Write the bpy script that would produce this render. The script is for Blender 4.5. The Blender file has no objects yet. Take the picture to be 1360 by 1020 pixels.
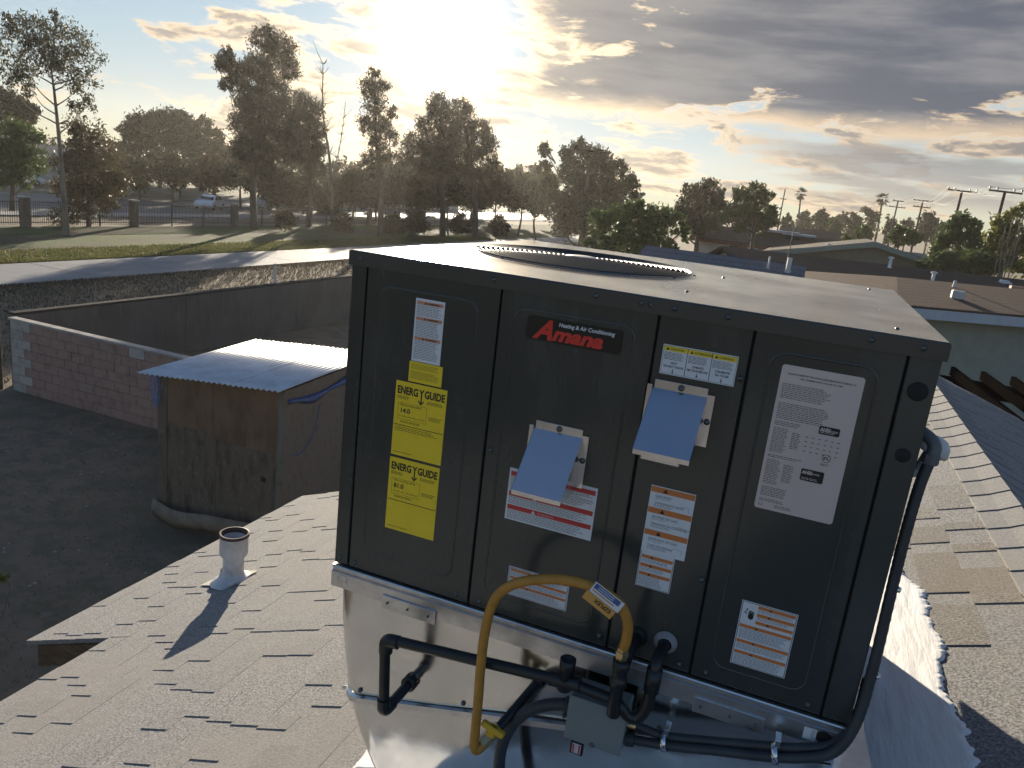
import bpy, math, random
import numpy as np
from mathutils import Vector, Matrix, noise as mnoise

rng = np.random.default_rng(7)
random.seed(7)
S = bpy.context.scene
COL = S.collection
PI = math.pi

# ------------------------------------------------------------------ camera
FPX, CAM = 1018.9, Vector((1.0406, -1.6118, 1.0257))
YAW, PITCH, ROLL = -0.3514, -0.2487, 0.1149
cw = Vector((math.sin(YAW)*math.cos(PITCH), math.cos(YAW)*math.cos(PITCH), math.sin(PITCH)))
r0 = Vector((math.cos(YAW), -math.sin(YAW), 0)); u0 = r0.cross(cw)
cr = math.cos(ROLL)*r0 + math.sin(ROLL)*u0
cu = -math.sin(ROLL)*r0 + math.cos(ROLL)*u0
cam_d = bpy.data.cameras.new('camera'); cam = bpy.data.objects.new('camera', cam_d); COL.objects.link(cam)
cam.matrix_world = Matrix(((cr.x, cu.x, -cw.x, CAM.x), (cr.y, cu.y, -cw.y, CAM.y), (cr.z, cu.z, -cw.z, CAM.z), (0, 0, 0, 1)))
cam_d.sensor_fit = 'HORIZONTAL'; cam_d.sensor_width = 36; cam_d.lens = 36*FPX/1360
cam_d.clip_start = 0.05; cam_d.clip_end = 4000
S.camera = cam

# ------------------------------------------------------------------ sky, sun, exposure
SUN = Vector((-0.4598, 0.8724, 0.1658)).normalized()
SUN_EL = math.asin(SUN.z); SUN_AZ = math.atan2(SUN.x, SUN.y)
world = bpy.data.worlds.new('World'); S.world = world; world.use_nodes = True
wn, wl = world.node_tree.nodes, world.node_tree.links
wn.clear()
class NT:
    """tiny helper to write node trees as expressions"""
    def __init__(s, tree): s.n, s.l = tree.nodes, tree.links
    def put(s, sock, v):
        if hasattr(v, 'is_output') or isinstance(v, bpy.types.NodeSocket): s.l.new(v, sock)
        else: sock.default_value = v
    def math(s, op, a, b=0.0, c=0.0, clamp=False):
        n = s.n.new('ShaderNodeMath'); n.operation = op; n.use_clamp = clamp
        s.put(n.inputs[0], a); s.put(n.inputs[1], b); s.put(n.inputs[2], c)
        return n.outputs[0]
    def vmath(s, op, a, b=(0, 0, 0)):
        n = s.n.new('ShaderNodeVectorMath'); n.operation = op
        s.put(n.inputs[0], a); s.put(n.inputs[1], b)
        return n.outputs['Value'] if op in ('DOT_PRODUCT', 'LENGTH') else n.outputs[0]
    def noise(s, vec, scale, detail=4, rough=.55, dist=0.0, dim='3D'):
        n = s.n.new('ShaderNodeTexNoise'); n.noise_dimensions = dim
        s.put(n.inputs['Vector'], vec); n.inputs['Scale'].default_value = scale
        n.inputs['Detail'].default_value = detail; n.inputs['Roughness'].default_value = rough
        n.inputs['Distortion'].default_value = dist
        return n.outputs['Fac']
    def smooth(s, v, a, b, lo=0.0, hi=1.0):
        n = s.n.new('ShaderNodeMapRange'); n.interpolation_type = 'SMOOTHSTEP'
        s.put(n.inputs[0], v); n.inputs[1].default_value = a; n.inputs[2].default_value = b
        n.inputs[3].default_value = lo; n.inputs[4].default_value = hi
        return n.outputs[0]
    def mix(s, f, a, b, mode='MIX'):
        n = s.n.new('ShaderNodeMix'); n.data_type = 'RGBA'; n.blend_type = mode
        s.put(n.inputs[0], f); s.put(n.inputs[6], a); s.put(n.inputs[7], b)
        return n.outputs[2]
    def mapping(s, vec, scale=(1, 1, 1), loc=(0, 0, 0), rot=(0, 0, 0)):
        n = s.n.new('ShaderNodeMapping'); s.put(n.inputs[0], vec)
        n.inputs[1].default_value = loc; n.inputs[2].default_value = rot; n.inputs[3].default_value = scale
        return n.outputs[0]
    def sep(s, vec):
        n = s.n.new('ShaderNodeSeparateXYZ'); s.put(n.inputs[0], vec); return n.outputs

W = NT(world.node_tree)
sky = wn.new('ShaderNodeTexSky'); sky.sky_type = 'NISHITA'; sky.sun_disc = False
sky.sun_elevation = SUN_EL; sky.sun_rotation = SUN_AZ
sky.altitude = 300; sky.air_density = 1.1; sky.dust_density = 0.06; sky.ozone_density = 1.2
tc = wn.new('ShaderNodeTexCoord'); D = tc.outputs['Generated']
dx, dy, dz = W.sep(D)
az = W.math('ARCTAN2', dx, dy); el = W.math('ARCSINE', dz)
cs = W.vmath('DOT_PRODUCT', D, tuple(SUN))
ang = W.math('ARCCOSINE', W.math('MINIMUM', cs, 0.999999))
# cloud thickness: layered noise stretched along the horizon, denser in the bank to the right of the sun
azd = W.math('MULTIPLY', az, 180/PI); eld = W.math('MULTIPLY', el, 180/PI)
n1 = W.noise(W.mapping(D, (3.0, 3.0, 13.0), (3.1, 1.7, 0.45)), 1.5, 10, .60, .3)
n2 = W.noise(W.mapping(D, (9, 9, 34.0), (8.3, 2.2, 5.0)), 1.15, 9, .60, .35)
n3 = W.noise(W.mapping(D, (5, 5, 38.0), (1.3, 7.2, 2.0)), 1.0, 8, .55, .2)
w1 = W.math('MULTIPLY', W.math('SUBTRACT', n1, .5), 10.0); w2 = W.math('MULTIPLY', W.math('SUBTRACT', n2, .5), 9.0)
wob = W.math('ADD', w1, w2)
# distance inside the bank, in degrees: above its flat base, right of its ragged left end, below its top
ins = W.math('MINIMUM', W.math('SUBTRACT', W.math('ADD', eld, W.math('MULTIPLY', wob, .22)), 5.7),
             W.math('MULTIPLY', W.math('ADD', W.math('ADD', azd, W.math('MULTIPLY', wob, 2.0)), 23.5), .30))
ins = W.math('MINIMUM', ins, W.math('MULTIPLY', W.math('SUBTRACT', 62.0, azd), .3))
ins = W.math('MINIMUM', ins, W.math('MULTIPLY', W.math('SUBTRACT', 36.0, eld), .4))
gaps = W.math('MULTIPLY', W.smooth(n2, .49, .74), 4.6)
ins = W.math('SUBTRACT', ins, gaps)
d1 = W.smooth(ins, -.7, .6); t1 = W.smooth(ins, -.1, 1.7)
low = W.math('MULTIPLY', W.smooth(eld, .2, 1.4), W.smooth(eld, 7.2, 5.6))
right = W.smooth(azd, -19, -10)
sunside = W.math('MULTIPLY', W.smooth(azd, -50, -38), W.smooth(azd, -13, -24))
bias = W.math('ADD', W.math('MULTIPLY', W.math('MULTIPLY', low, right), .16), W.math('MULTIPLY', sunside, .19))
c2 = W.math('ADD', W.math('SUBTRACT', n2, .62), bias)
d2 = W.smooth(c2, -.03, .10); t2 = W.smooth(c2, .04, .16)
veil = W.math('MULTIPLY', W.math('MULTIPLY', W.smooth(azd, -10, 0), W.smooth(eld, 6.6, 4.8)), W.math('MULTIPLY', W.smooth(eld, .8, 2.6), W.smooth(n3, .34, .56)))
cov = W.math('MAXIMUM', W.math('MULTIPLY', d1, .98), W.math('MULTIPLY', d2, .92))
cov = W.math('MULTIPLY', W.math('MAXIMUM', cov, W.math('MULTIPLY', veil, .75)), W.smooth(eld, -.5, .8))
thick = W.math('MAXIMUM', t1, W.math('MAXIMUM', W.math('MULTIPLY', t2, .8), W.math('MULTIPLY', veil, .86)))
near = W.math('POWER', W.math('MAXIMUM', cs, 0.0), 30.0)
rim = W.mix(near, (6.2, 4.7, 3.1, 1), (13, 10, 6.2, 1))
core = W.mix(W.smooth(W.math('ADD', W.math('MULTIPLY', n3, .55), W.math('MULTIPLY', n1, .45)), .40, .62), (.80, .90, 1.2, 1), (1.85, 1.85, 1.98, 1))
core = W.mix(W.math('MULTIPLY', near, .55), core, (3.8, 3.4, 2.9, 1))
cloud = W.mix(thick, rim, core)
hs = wn.new('ShaderNodeHueSaturation'); hs.inputs['Saturation'].default_value = 1.0; wl.new(sky.outputs[0], hs.inputs['Color'])
skyc = W.mix(1.0, hs.outputs[0], (.74, .92, 1.26, 1), 'MULTIPLY')
# soft shoulder, as a camera renders the bright sky beside the sun
sh = W.vmath('DIVIDE', skyc, (5.5, 5.8, 6.3)); sh = W.vmath('ADD', W.vmath('MULTIPLY', sh, sh), (1, 1, 1))
sr, sg, sb = W.sep(sh); cmb = wn.new('ShaderNodeCombineXYZ')
for i_, c_ in enumerate((sr, sg, sb)): wl.new(W.math('SQRT', c_), cmb.inputs[i_])
skyc = W.vmath('DIVIDE', skyc, cmb.outputs[0])
full = W.mix(cov, skyc, cloud)
glow = W.math('ADD', W.math('MULTIPLY', W.math('EXPONENT', W.math('MULTIPLY', W.math('POWER', W.math('DIVIDE', ang, math.radians(2.5)), 2.0), -1.0)), 60.0),
              W.math('MULTIPLY', W.math('EXPONENT', W.math('DIVIDE', ang, -math.radians(3.6))), 4.5))
gl = W.mix(1.0, (1.0, .84, .60, 1), (1, 1, 1, 1), 'MULTIPLY')
gv = wn.new('ShaderNodeVectorMath'); gv.operation = 'SCALE'; wl.new(gl, gv.inputs[0]); wl.new(glow, gv.inputs['Scale'])
tot = W.vmath('ADD', full, gv.outputs[0])
bg = wn.new('ShaderNodeBackground'); wl.new(tot, bg.inputs[0]); bg.inputs[1].default_value = 0.052
wo = wn.new('ShaderNodeOutputWorld'); wl.new(bg.outputs[0], wo.inputs[0])

sl = bpy.data.lights.new('sun', 'SUN'); sl.energy = 3.8; sl.angle = math.radians(.53); sl.color = (1.0, .87, .68)
sun = bpy.data.objects.new('sun', sl); COL.objects.link(sun)
sun.rotation_euler = SUN.to_track_quat('Z', 'Y').to_euler()
sun.location = (-20, 40, 30)
vs = S.view_settings
vs.view_transform = 'Standard'; vs.look = 'None'; vs.gamma = 1; vs.use_curve_mapping = False; vs.exposure = 1.5
S.render.engine = 'CYCLES'
S.cycles.use_denoising = True
S.cycles.max_bounces = 8; S.cycles.transparent_max_bounces = 8; S.cycles.volume_bounces = 0; S.cycles.volume_step_rate = 1.0
S.cycles.caustics_reflective = False; S.cycles.caustics_refractive = False
S.cycles.sample_clamp_indirect = 6

# ------------------------------------------------------------------ helpers
def ray(px, py):
    return (cw*FPX + cr*(px-680) + cu*(510-py)).normalized()
def at_y(px, py, y):
    d = ray(px, py); return CAM + d*((y-CAM.y)/d.y)
def at_z(px, py, z):
    d = ray(px, py); return CAM + d*((z-CAM.z)/d.z)
def at_d(px, py, dist):            # at a horizontal distance from the viewpoint
    d = ray(px, py); return CAM + d*(dist/math.hypot(d.x, d.y))
def proj(P):
    d = Vector(P)-CAM; z = d.dot(cw)
    return 680+FPX*d.dot(cr)/z, 510-FPX*d.dot(cu)/z, z
G = -4.5

def tag(o, label=None, cat=None, group=None, kind=None):
    if label: o['label'] = label
    if cat: o['category'] = cat
    if group: o['group'] = group
    if kind: o['kind'] = kind
    return o
def empty(name, loc, label, cat, group=None):
    o = bpy.data.objects.new(name, None); COL.objects.link(o); o.location = loc; o.empty_display_size = .1
    return tag(o, label, cat, group)
def link(name, me, parent=None, mat=None):
    o = bpy.data.objects.new(name, me); COL.objects.link(o)
    if parent is not None:
        o.parent = parent
        o.matrix_parent_inverse = Matrix.Translation(wloc(parent)).inverted()
    if mat is not None and not me.materials: me.materials.append(mat)
    return o
def wloc(o):
    return Vector(o.location) if o.parent is None else Vector((0, 0, 0))
# all part meshes are written in world coordinates; the thing's Empty only shifts by its own location, undone by the parent inverse
class MB:
    def __init__(s): s.v, s.f, s.sm = [], [], []
    def add(s, vs, fs, smooth=False):
        b = len(s.v); s.v += [tuple(v) for v in vs]; s.f += [tuple(b+i for i in f) for f in fs]; s.sm += [smooth]*len(fs); return s
    def box(s, lo, hi, M=None):
        x0, y0, z0 = lo; x1, y1, z1 = hi
        vs = [(x0, y0, z0), (x1, y0, z0), (x1, y1, z0), (x0, y1, z0), (x0, y0, z1), (x1, y0, z1), (x1, y1, z1), (x0, y1, z1)]
        if M is not None: vs = [M @ Vector(v) for v in vs]
        return s.add(vs, [(0, 3, 2, 1), (4, 5, 6, 7), (0, 1, 5, 4), (1, 2, 6, 5), (2, 3, 7, 6), (3, 0, 4, 7)])
    def bbox(s, lo, hi, b, M=None):      # box with chamfered edges
        lo, hi = Vector(lo), Vector(hi); vs, idx = [], {}
        for sx in (0, 1):
            for sy in (0, 1):
                for sz in (0, 1):
                    c = Vector((hi.x if sx else lo.x, hi.y if sy else lo.y, hi.z if sz else lo.z))
                    d = Vector((-b if sx else b, -b if sy else b, -b if sz else b))
                    for k in range(3):
                        p = Vector(c)
                        for j in range(3):
                            if j != k: p[j] += d[j]
                        idx[sx, sy, sz, k] = len(vs); vs.append(M @ p if M is not None else p)
        # here vertex k lies on the face whose normal is axis k
        I = lambda a, k: idx[a[0], a[1], a[2], k]
        fs = []
        for k in range(3):
            i, j = (k+1) % 3, (k+2) % 3
            for sk in (0, 1):
                q = []
                for si, sj in ((0, 0), (1, 0), (1, 1), (0, 1)):
                    a = [0, 0, 0]; a[k] = sk; a[i] = si; a[j] = sj; q.append(I(a, k))
                fs.append(tuple(q if sk else q[::-1]))
            for si in (0, 1):
                for sj in (0, 1):
                    a = [0, 0, 0]; a[i] = si; a[j] = sj; b2 = list(a); b2[k] = 1
                    q = (I(a, i), I(b2, i), I(b2, j), I(a, j))
                    fs.append(q if (si == sj) else q[::-1])
        for a in [(x, y, z) for x in (0, 1) for y in (0, 1) for z in (0, 1)]:
            t = (I(a, 0), I(a, 1), I(a, 2)); fs.append(t if (sum(a) % 2) else t[::-1])
        return s.add(vs, fs)
    def prism(s, poly, vec):             # polygon (3D points) pushed along vec
        n = len(poly); vec = Vector(vec)
        vs = [Vector(p) for p in poly] + [Vector(p)+vec for p in poly]
        return s.add(vs, [tuple(range(n))[::-1], tuple(range(n, 2*n))] + [(i, (i+1) % n, n+(i+1) % n, n+i) for i in range(n)])
    def quad(s, a, b, c, d): return s.add([a, b, c, d], [(0, 1, 2, 3)])
    def tube(s, pts, rad, seg=10, caps=True):
        pts = [Vector(p) for p in pts]; n = len(pts)
        rads = rad if isinstance(rad, (list, tuple)) else [rad]*n
        T = [(pts[min(i+1, n-1)]-pts[max(i-1, 0)]).normalized() for i in range(n)]
        a = T[0].orthogonal().normalized(); vs = []
        for i in range(n):
            a = (a - T[i]*a.dot(T[i])).normalized(); b = T[i].cross(a)
            for k in range(seg):
                t = 2*PI*k/seg; vs.append(pts[i] + (a*math.cos(t)+b*math.sin(t))*rads[i])
        fs = [(i*seg+k, i*seg+(k+1) % seg, (i+1)*seg+(k+1) % seg, (i+1)*seg+k) for i in range(n-1) for k in range(seg)]
        s.add(vs, fs, True)
        if caps:
            s.add(vs[:seg], [tuple(range(seg))[::-1]]); s.add(vs[-seg:], [tuple(range(seg))])
        return s
    def lathe(s, origin, axis, prof, seg=20, smooth=True):   # prof: (radius, height along axis)
        o = Vector(origin); ax = Vector(axis).normalized(); a = ax.orthogonal().normalized(); b = ax.cross(a); vs = []
        for r, h in prof:
            for k in range(seg):
                t = 2*PI*k/seg; vs.append(o+ax*h+(a*math.cos(t)+b*math.sin(t))*r)
        m = len(prof)
        return s.add(vs, [(i*seg+k, i*seg+(k+1) % seg, (i+1)*seg+(k+1) % seg, (i+1)*seg+k) for i in range(m-1) for k in range(seg)], smooth)
    def build(s, name, mat, parent=None, label=None, kind=None):
        me = bpy.data.meshes.new(name)
        me.from_pydata([tuple(v) for v in s.v], [], s.f); me.polygons.foreach_set('use_smooth', s.sm); me.update()
        o = link(name, me, parent, mat)
        return tag(o, label, None, None, 'stuff' if name == 'printed_text' else kind)
def smoothpath(pts, n=8, closed=False):   # Catmull-Rom
    P = [Vector(p) for p in pts]; out = []
    Q = [P[0]*2-P[1]] + P + [P[-1]*2-P[-2]]
    for i in range(1, len(Q)-2):
        a, b, c, d = Q[i-1], Q[i], Q[i+1], Q[i+2]
        for k in range(n):
            t = k/n
            out.append(.5*((2*b)+(c-a)*t+(2*a-5*b+4*c-d)*t*t+(3*b-a-3*c+d)*t**3))
    return out+[P[-1]]
def elbowpath(pts, r, n=6):               # straight runs with rounded corners
    P = [Vector(p) for p in pts]; out = [P[0]]
    for i in range(1, len(P)-1):
        a = (P[i-1]-P[i]); b = (P[i+1]-P[i]); rr = min(r, a.length*.49, b.length*.49)
        s0, s1 = P[i]+a.normalized()*rr, P[i]+b.normalized()*rr
        for k in range(n+1):
            t = k/n; out.append(s0*(1-t)**2+P[i]*2*t*(1-t)+s1*t*t)
    return out+[P[-1]]

def text_mb(txt, x, z, size, y, shear=0.0, bold=0.0, align='LEFT', sx=1.0, rot=0.0):
    """flat letters standing on a vertical face that looks towards -Y"""
    cv = bpy.data.curves.new('t', 'FONT'); cv.body = txt; cv.size = size; cv.shear = shear; cv.offset = bold; cv.align_x = align
    cv.resolution_u = 3
    ob = bpy.data.objects.new('t', cv)
    me = bpy.data.meshes.new_from_object(ob)
    m = MB(); c, s_ = math.cos(rot), math.sin(rot)
    vs = [(x+(v.co.x*sx*c-v.co.y*s_), y, z+(v.co.x*sx*s_+v.co.y*c)) for v in me.vertices]
    m.add(vs, [tuple(p.vertices) for p in me.polygons])
    bpy.data.objects.remove(ob); bpy.data.curves.remove(cv); bpy.data.meshes.remove(me)
    return m
def merge(*ms):
    o = MB()
    for m in ms: 
        b = len(o.v); o.v += m.v; o.f += [tuple(b+i for i in f) for f in m.f]; o.sm += m.sm
    return o

# ------------------------------------------------------------------ materials
MATS = {}
def mat(name, col, rough=.6, metal=0.0, var=0.0, vscale=8, bump=0.0, bscale=40, col2=None, coat=0.0, spec=.5, stretch=(1, 1, 1), bdist=.01, detail=6, rvar=0.0, lo=.35, hi=.65):
    m = bpy.data.materials.new(name); m.use_nodes = True; t = NT(m.node_tree)
    b = m.node_tree.nodes['Principled BSDF']
    b.inputs['Roughness'].default_value = rough; b.inputs['Metallic'].default_value = metal
    b.inputs['Coat Weight'].default_value = coat; b.inputs['Coat Roughness'].default_value = .12
    b.inputs['Specular IOR Level'].default_value = spec
    col = tuple(col)+(1,)
    tcn = t.n.new('ShaderNodeTexCoord'); O = t.mapping(tcn.outputs['Object'], stretch)
    if var or col2 or rvar:
        nz = t.noise(O, vscale, detail, .6); f = t.smooth(nz, lo, hi)
        c2 = tuple(col2)+(1,) if col2 else tuple(min(1, c*(1-var)) for c in col[:3])+(1,)
        t.l.new(t.mix(f, col, c2), b.inputs['Base Color'])
        if rvar: t.l.new(t.math('ADD', t.math('MULTIPLY', f, rvar), rough-rvar/2), b.inputs['Roughness'])
    else: b.inputs['Base Color'].default_value = col
    if bump:
        bn = t.n.new('ShaderNodeBump'); bn.inputs['Strength'].default_value = bump; bn.inputs['Distance'].default_value = bdist
        t.l.new(t.noise(O, bscale, 4, .6), bn.inputs['Height']); t.l.new(bn.outputs[0], b.inputs['Normal'])
    MATS[name] = m
    return m
def layered(name, base, layers, rough=.85, bump=None, bdist=.02, bstr=.5):
    """base colour with noise-masked layers: (colour, scale, lo, hi, stretch)"""
    m = bpy.data.materials.new(name); m.use_nodes = True; t = NT(m.node_tree); b = m.node_tree.nodes['Principled BSDF']
    b.inputs['Roughness'].default_value = rough; b.inputs['Specular IOR Level'].default_value = .3
    tcn = t.n.new('ShaderNodeTexCoord'); O = tcn.outputs['Object']; c = tuple(base)+(1,)
    for i, (cc, sc, lo, hi, st) in enumerate(layers):
        v = t.mapping(O, st, (i*7.3, i*3.1, i*1.7))
        c = t.mix(t.smooth(t.noise(v, sc, 7, .62), lo, hi), c, tuple(cc)+(1,))
    t.l.new(c, b.inputs['Base Color'])
    if bump:
        bn = t.n.new('ShaderNodeBump'); bn.inputs['Strength'].default_value = bstr; bn.inputs['Distance'].default_value = bdist
        t.l.new(t.noise(O, bump, 6, .65), bn.inputs['Height']); t.l.new(bn.outputs[0], b.inputs['Normal'])
    return m
def leafmat(name, col, col2, trans=.35):
    m = bpy.data.materials.new(name); m.use_nodes = True; t = NT(m.node_tree); b = m.node_tree.nodes['Principled BSDF']
    tcn = t.n.new('ShaderNodeTexCoord')
    c = t.mix(t.smooth(t.noise(tcn.outputs['Object'], 1.4, 5, .7), .35, .65), tuple(col)+(1,), tuple(col2)+(1,))
    t.l.new(c, b.inputs['Base Color']); b.inputs['Roughness'].default_value = .55; b.inputs['Specular IOR Level'].default_value = .35
    tr = t.n.new('ShaderNodeBsdfTranslucent'); t.l.new(c, tr.inputs[0])
    mx = t.n.new('ShaderNodeMixShader'); mx.inputs[0].default_value = trans
    t.l.new(b.outputs[0], mx.inputs[1]); t.l.new(tr.outputs[0], mx.inputs[2])
    t.l.new(mx.outputs[0], m.node_tree.nodes['Material Output'].inputs[0])
    return m

M_paint = mat('cabinet_paint', (.040, .043, .039), .30, 0, .0, 3, .07, 4, col2=(.057, .058, .051), bdist=.005, rvar=.16, coat=.35, stretch=(2.2, 2.2, .7), lo=.4, hi=.75)
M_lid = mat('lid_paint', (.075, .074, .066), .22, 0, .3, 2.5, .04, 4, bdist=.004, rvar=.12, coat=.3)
M_seam = mat('seam_black', (.008, .008, .008), .7)
M_galv = mat('galvanised_steel', (.66, .67, .68), .34, 1.0, .14, 22, .02, 9, bdist=.002, rvar=.10)
M_sheet = mat('bright_sheet_steel', (.74, .745, .74), .15, 1.0, .12, 5, .12, 3.2, bdist=.012, rvar=.12)
M_hood = mat('hood_steel', (.72, .73, .75), .22, 1.0, .06, 20, rvar=.06)
M_screw = mat('screw_steel', (.16, .16, .15), .4, .9)
M_white = mat('label_white', (.74, .75, .78), .42, 0, .04, 30)
M_yellow = mat('label_yellow', (.92, .66, .03), .4, 0, .05, 25)
M_orange = mat('label_orange', (.62, .20, .055), .45)
M_red = mat('label_red', (.55, .05, .045), .45)
M_ink = mat('ink', (.012, .012, .014), .5)
M_greyink = mat('grey_ink', (.22, .22, .24), .5)
M_plate = mat('nameplate_pink_reflection', (.66, .56, .55), .38, .25, .05, 6)  # pink reflection on the silver plate is put into its base colour
M_badge = mat('badge_black', (.012, .011, .010), .3)
M_brandred = mat('brand_red', (.70, .045, .03), .35)
M_black = mat('black_pipe', (.018, .018, .019), .38, 0, .3, 12, .15, 60, bdist=.001)
M_conduit = mat('grey_conduit', (.045, .050, .056), .5, 0, .25, 20)
M_hose = mat('yellow_hose', (.52, .24, .035), .48, 0, .15, 40)
M_valve = mat('yellow_valve', (.72, .42, .02), .4)
M_brass = mat('brass', (.55, .42, .22), .32, 1.0)
M_boxgrey = mat('box_grey', (.22, .24, .235), .38, 0, .08, 9)
M_tagblack = mat('tag_black', (.015, .014, .018), .35)
M_tagblue = mat('tag_blue', (.05, .11, .27), .45)
M_vent = mat('vent_white', (.70, .70, .72), .5, 0, .25, 10, .1, 60, bdist=.002)
M_rust = mat('rust', (.09, .055, .035), .8)
M_coat = mat('elastomeric_white', (.78, .78, .78), .5, 0, 0, 10, .7, 26, col2=(.66, .65, .63), stretch=(1, .16, 1), bdist=.008, lo=.45, hi=.75)
M_wood_dark = layered('old_wood', (.10, .065, .042), [((.17, .12, .08), 5, .4, .7, (1, 6, 6)), ((.03, .022, .017), 9, .55, .75, (1, 9, 9))], .85, 30, .004)
M_whitewood = mat('white_trim', (.60, .58, .54), .6, 0, .2, 6)
M_stucco = mat('stucco_tan', (.42, .38, .31), .9, 0, .12, 4, .3, 60)

def shingle_mat(name, a, b_, c_, sc=1.0, course=None, rough=.92):
    m = bpy.data.materials.new(name); m.use_nodes = True; t = NT(m.node_tree); b = m.node_tree.nodes['Principled BSDF']
    tcn = t.n.new('ShaderNodeTexCoord'); O = tcn.outputs['Object']
    b.inputs['Roughness'].default_value = rough; b.inputs['Specular IOR Level'].default_value = .25
    g = t.noise(O, 125*sc, 4, .8); big = t.noise(O, 1.1*sc, 5, .6); mid = t.noise(O, 7*sc, 4, .6)
    c = t.mix(t.smooth(g, .36, .64), tuple(a)+(1,), tuple(b_)+(1,))
    c = t.mix(t.math('MULTIPLY', t.smooth(big, .42, .72), .65), c, tuple(c_)+(1,))
    c = t.mix(t.math('MULTIPLY', t.smooth(mid, .45, .7), .25), c, tuple(x*.55 for x in a)+(1,))
    if course:
        sx, sy, sz = t.sep(O)
        f = t.math('FRACT', t.math('MULTIPLY', {'x': sx, 'y': sy, 'z': sz}[course[0]], course[1]))
        c = t.mix(t.smooth(f, .80, .97), c, tuple(x*.45 for x in a)+(1,))
    oi = t.n.new('ShaderNodeObjectInfo')
    c = t.mix(t.math('MULTIPLY', oi.outputs['Random'], .22), c, tuple(x*.35 for x in a)+(1,))
    t.l.new(c, b.inputs['Base Color'])
    bn = t.n.new('ShaderNodeBump'); bn.inputs['Strength'].default_value = .55; bn.inputs['Distance'].default_value = .004/sc
    t.l.new(g, bn.inputs['Height']); t.l.new(bn.outputs[0], b.inputs['Normal'])
    return m
M_shingle = shingle_mat('shingle_granules', (.40, .395, .39), (.085, .085, .088), (.28, .26, .24))
M_shingle2 = shingle_mat('shingle_granules_ochre', (.36, .345, .325), (.08, .078, .075), (.22, .18, .135))
M_cap = shingle_mat('ridge_cap_granules', (.32, .315, .31), (.18, .18, .185), (.27, .25, .23))

# ================================================================== THE SETTING
M_ground = layered('dry_ground', (.225, .165, .118), [((.15, .13, .082), 2.0, .42, .62, (1, 1, 1)), ((.24, .205, .17), 5, .55, .75, (1, 1, 1)), ((.12, .10, .08), 9, .5, .8, (1, 1, 1)), ((.14, .12, .085), .25, .5, .7, (1, 1, 1))], .95, 26, .02, .5)
m = MB(); R_ = 1500
xs = [-R_, -300, -120, -60, -40, -25, -15, -10, -5, 0, 10, 30, 120, R_]; ys = [-R_, -200, -40, 0, 10, 20, 30, 40, 60, 100, 200, 500, R_]
m.add([(x, y, G) for y in ys for x in xs], [(j*len(xs)+i, j*len(xs)+i+1, (j+1)*len(xs)+i+1, (j+1)*len(xs)+i) for j in range(len(ys)-1) for i in range(len(xs)-1)])
tag(m.build('ground', M_ground), kind='structure')
# field of short grass on the far side of the path
M_field = layered('field_turf', (.085, .075, .045), [((.075, .115, .028), .35, .40, .6, (1.6, .5, 1)), ((.13, .10, .06), 1.1, .5, .75, (1, 1, 1)), ((.04, .045, .02), 4, .5, .75, (1, 1, 1))], .95, 30, .05, .8)
m = MB(); m.add([(-43.5, -60, G+.012), (-30.6, -60, G+.012), (-30.6, 300, G+.012), (-43.5, 300, G+.012)], [(0, 1, 2, 3)])
tag(m.build('field', M_field), kind='structure')
M_conc = layered('path_concrete', (.27, .27, .275), [((.22, .22, .225), 1.2, .4, .7, (1, 1, 1)), ((.31, .305, .30), 6, .55, .8, (1, 1, 1))], .75, 60, .004, .4)
path = tag(MB().box((-30.6, -60, G-.1), (-26.2, 220, G+.02)).build('path', M_conc), kind='structure')
y = 4.0; k = 0
while y < 75:                                                   # cast slabs with open joints
    MB().bbox((-30.55, y, G+.021), (-26.25, y+4.46, G+.05), .012).build('slab', M_conc, path)
    y += 4.5
M_asph = layered('street_asphalt', (.115, .115, .12), [((.17, .165, .16), .5, .45, .7, (3, .3, 1)), ((.07, .07, .075), 3, .55, .8, (1, 1, 1))], .65, 80, .004, .4)
tag(MB().box((-66, -200, G-.1), (-51, 400, G+.016)).build('road', M_asph), kind='structure')
M_kerb = mat('kerb_concrete', (.40, .39, .37), .85, 0, .2, 3)
for nm, x0, x1 in (('kerb', -51, -50.7), ('kerb', -66.3, -66)):
    tag(MB().bbox((x0, -200, G-.1), (x1, 400, G+.13), .02).build(nm, M_kerb), kind='structure')
tag(MB().box((-50.7, -200, G-.1), (-48.9, 400, G+.11)).build('pavement', M_kerb), kind='structure')
M_line = mat('road_paint', (.62, .60, .52), .6, 0, .3, 5)
mk = MB()
for y in np.arange(0, 200, 6): mk.box((-58.6, y, G+.017), (-58.45, y+3, G+.021))
tag(mk.build('road_marking', M_line), kind='structure')
M_lot = layered('far_verge', (.16, .15, .12), [((.11, .12, .06), .2, .4, .65, (1, 1, 1))], .95)
tag(MB().box((-140, -200, G-.1), (-66.3, 400, G+.06)).build('verge', M_lot), kind='structure')

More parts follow.
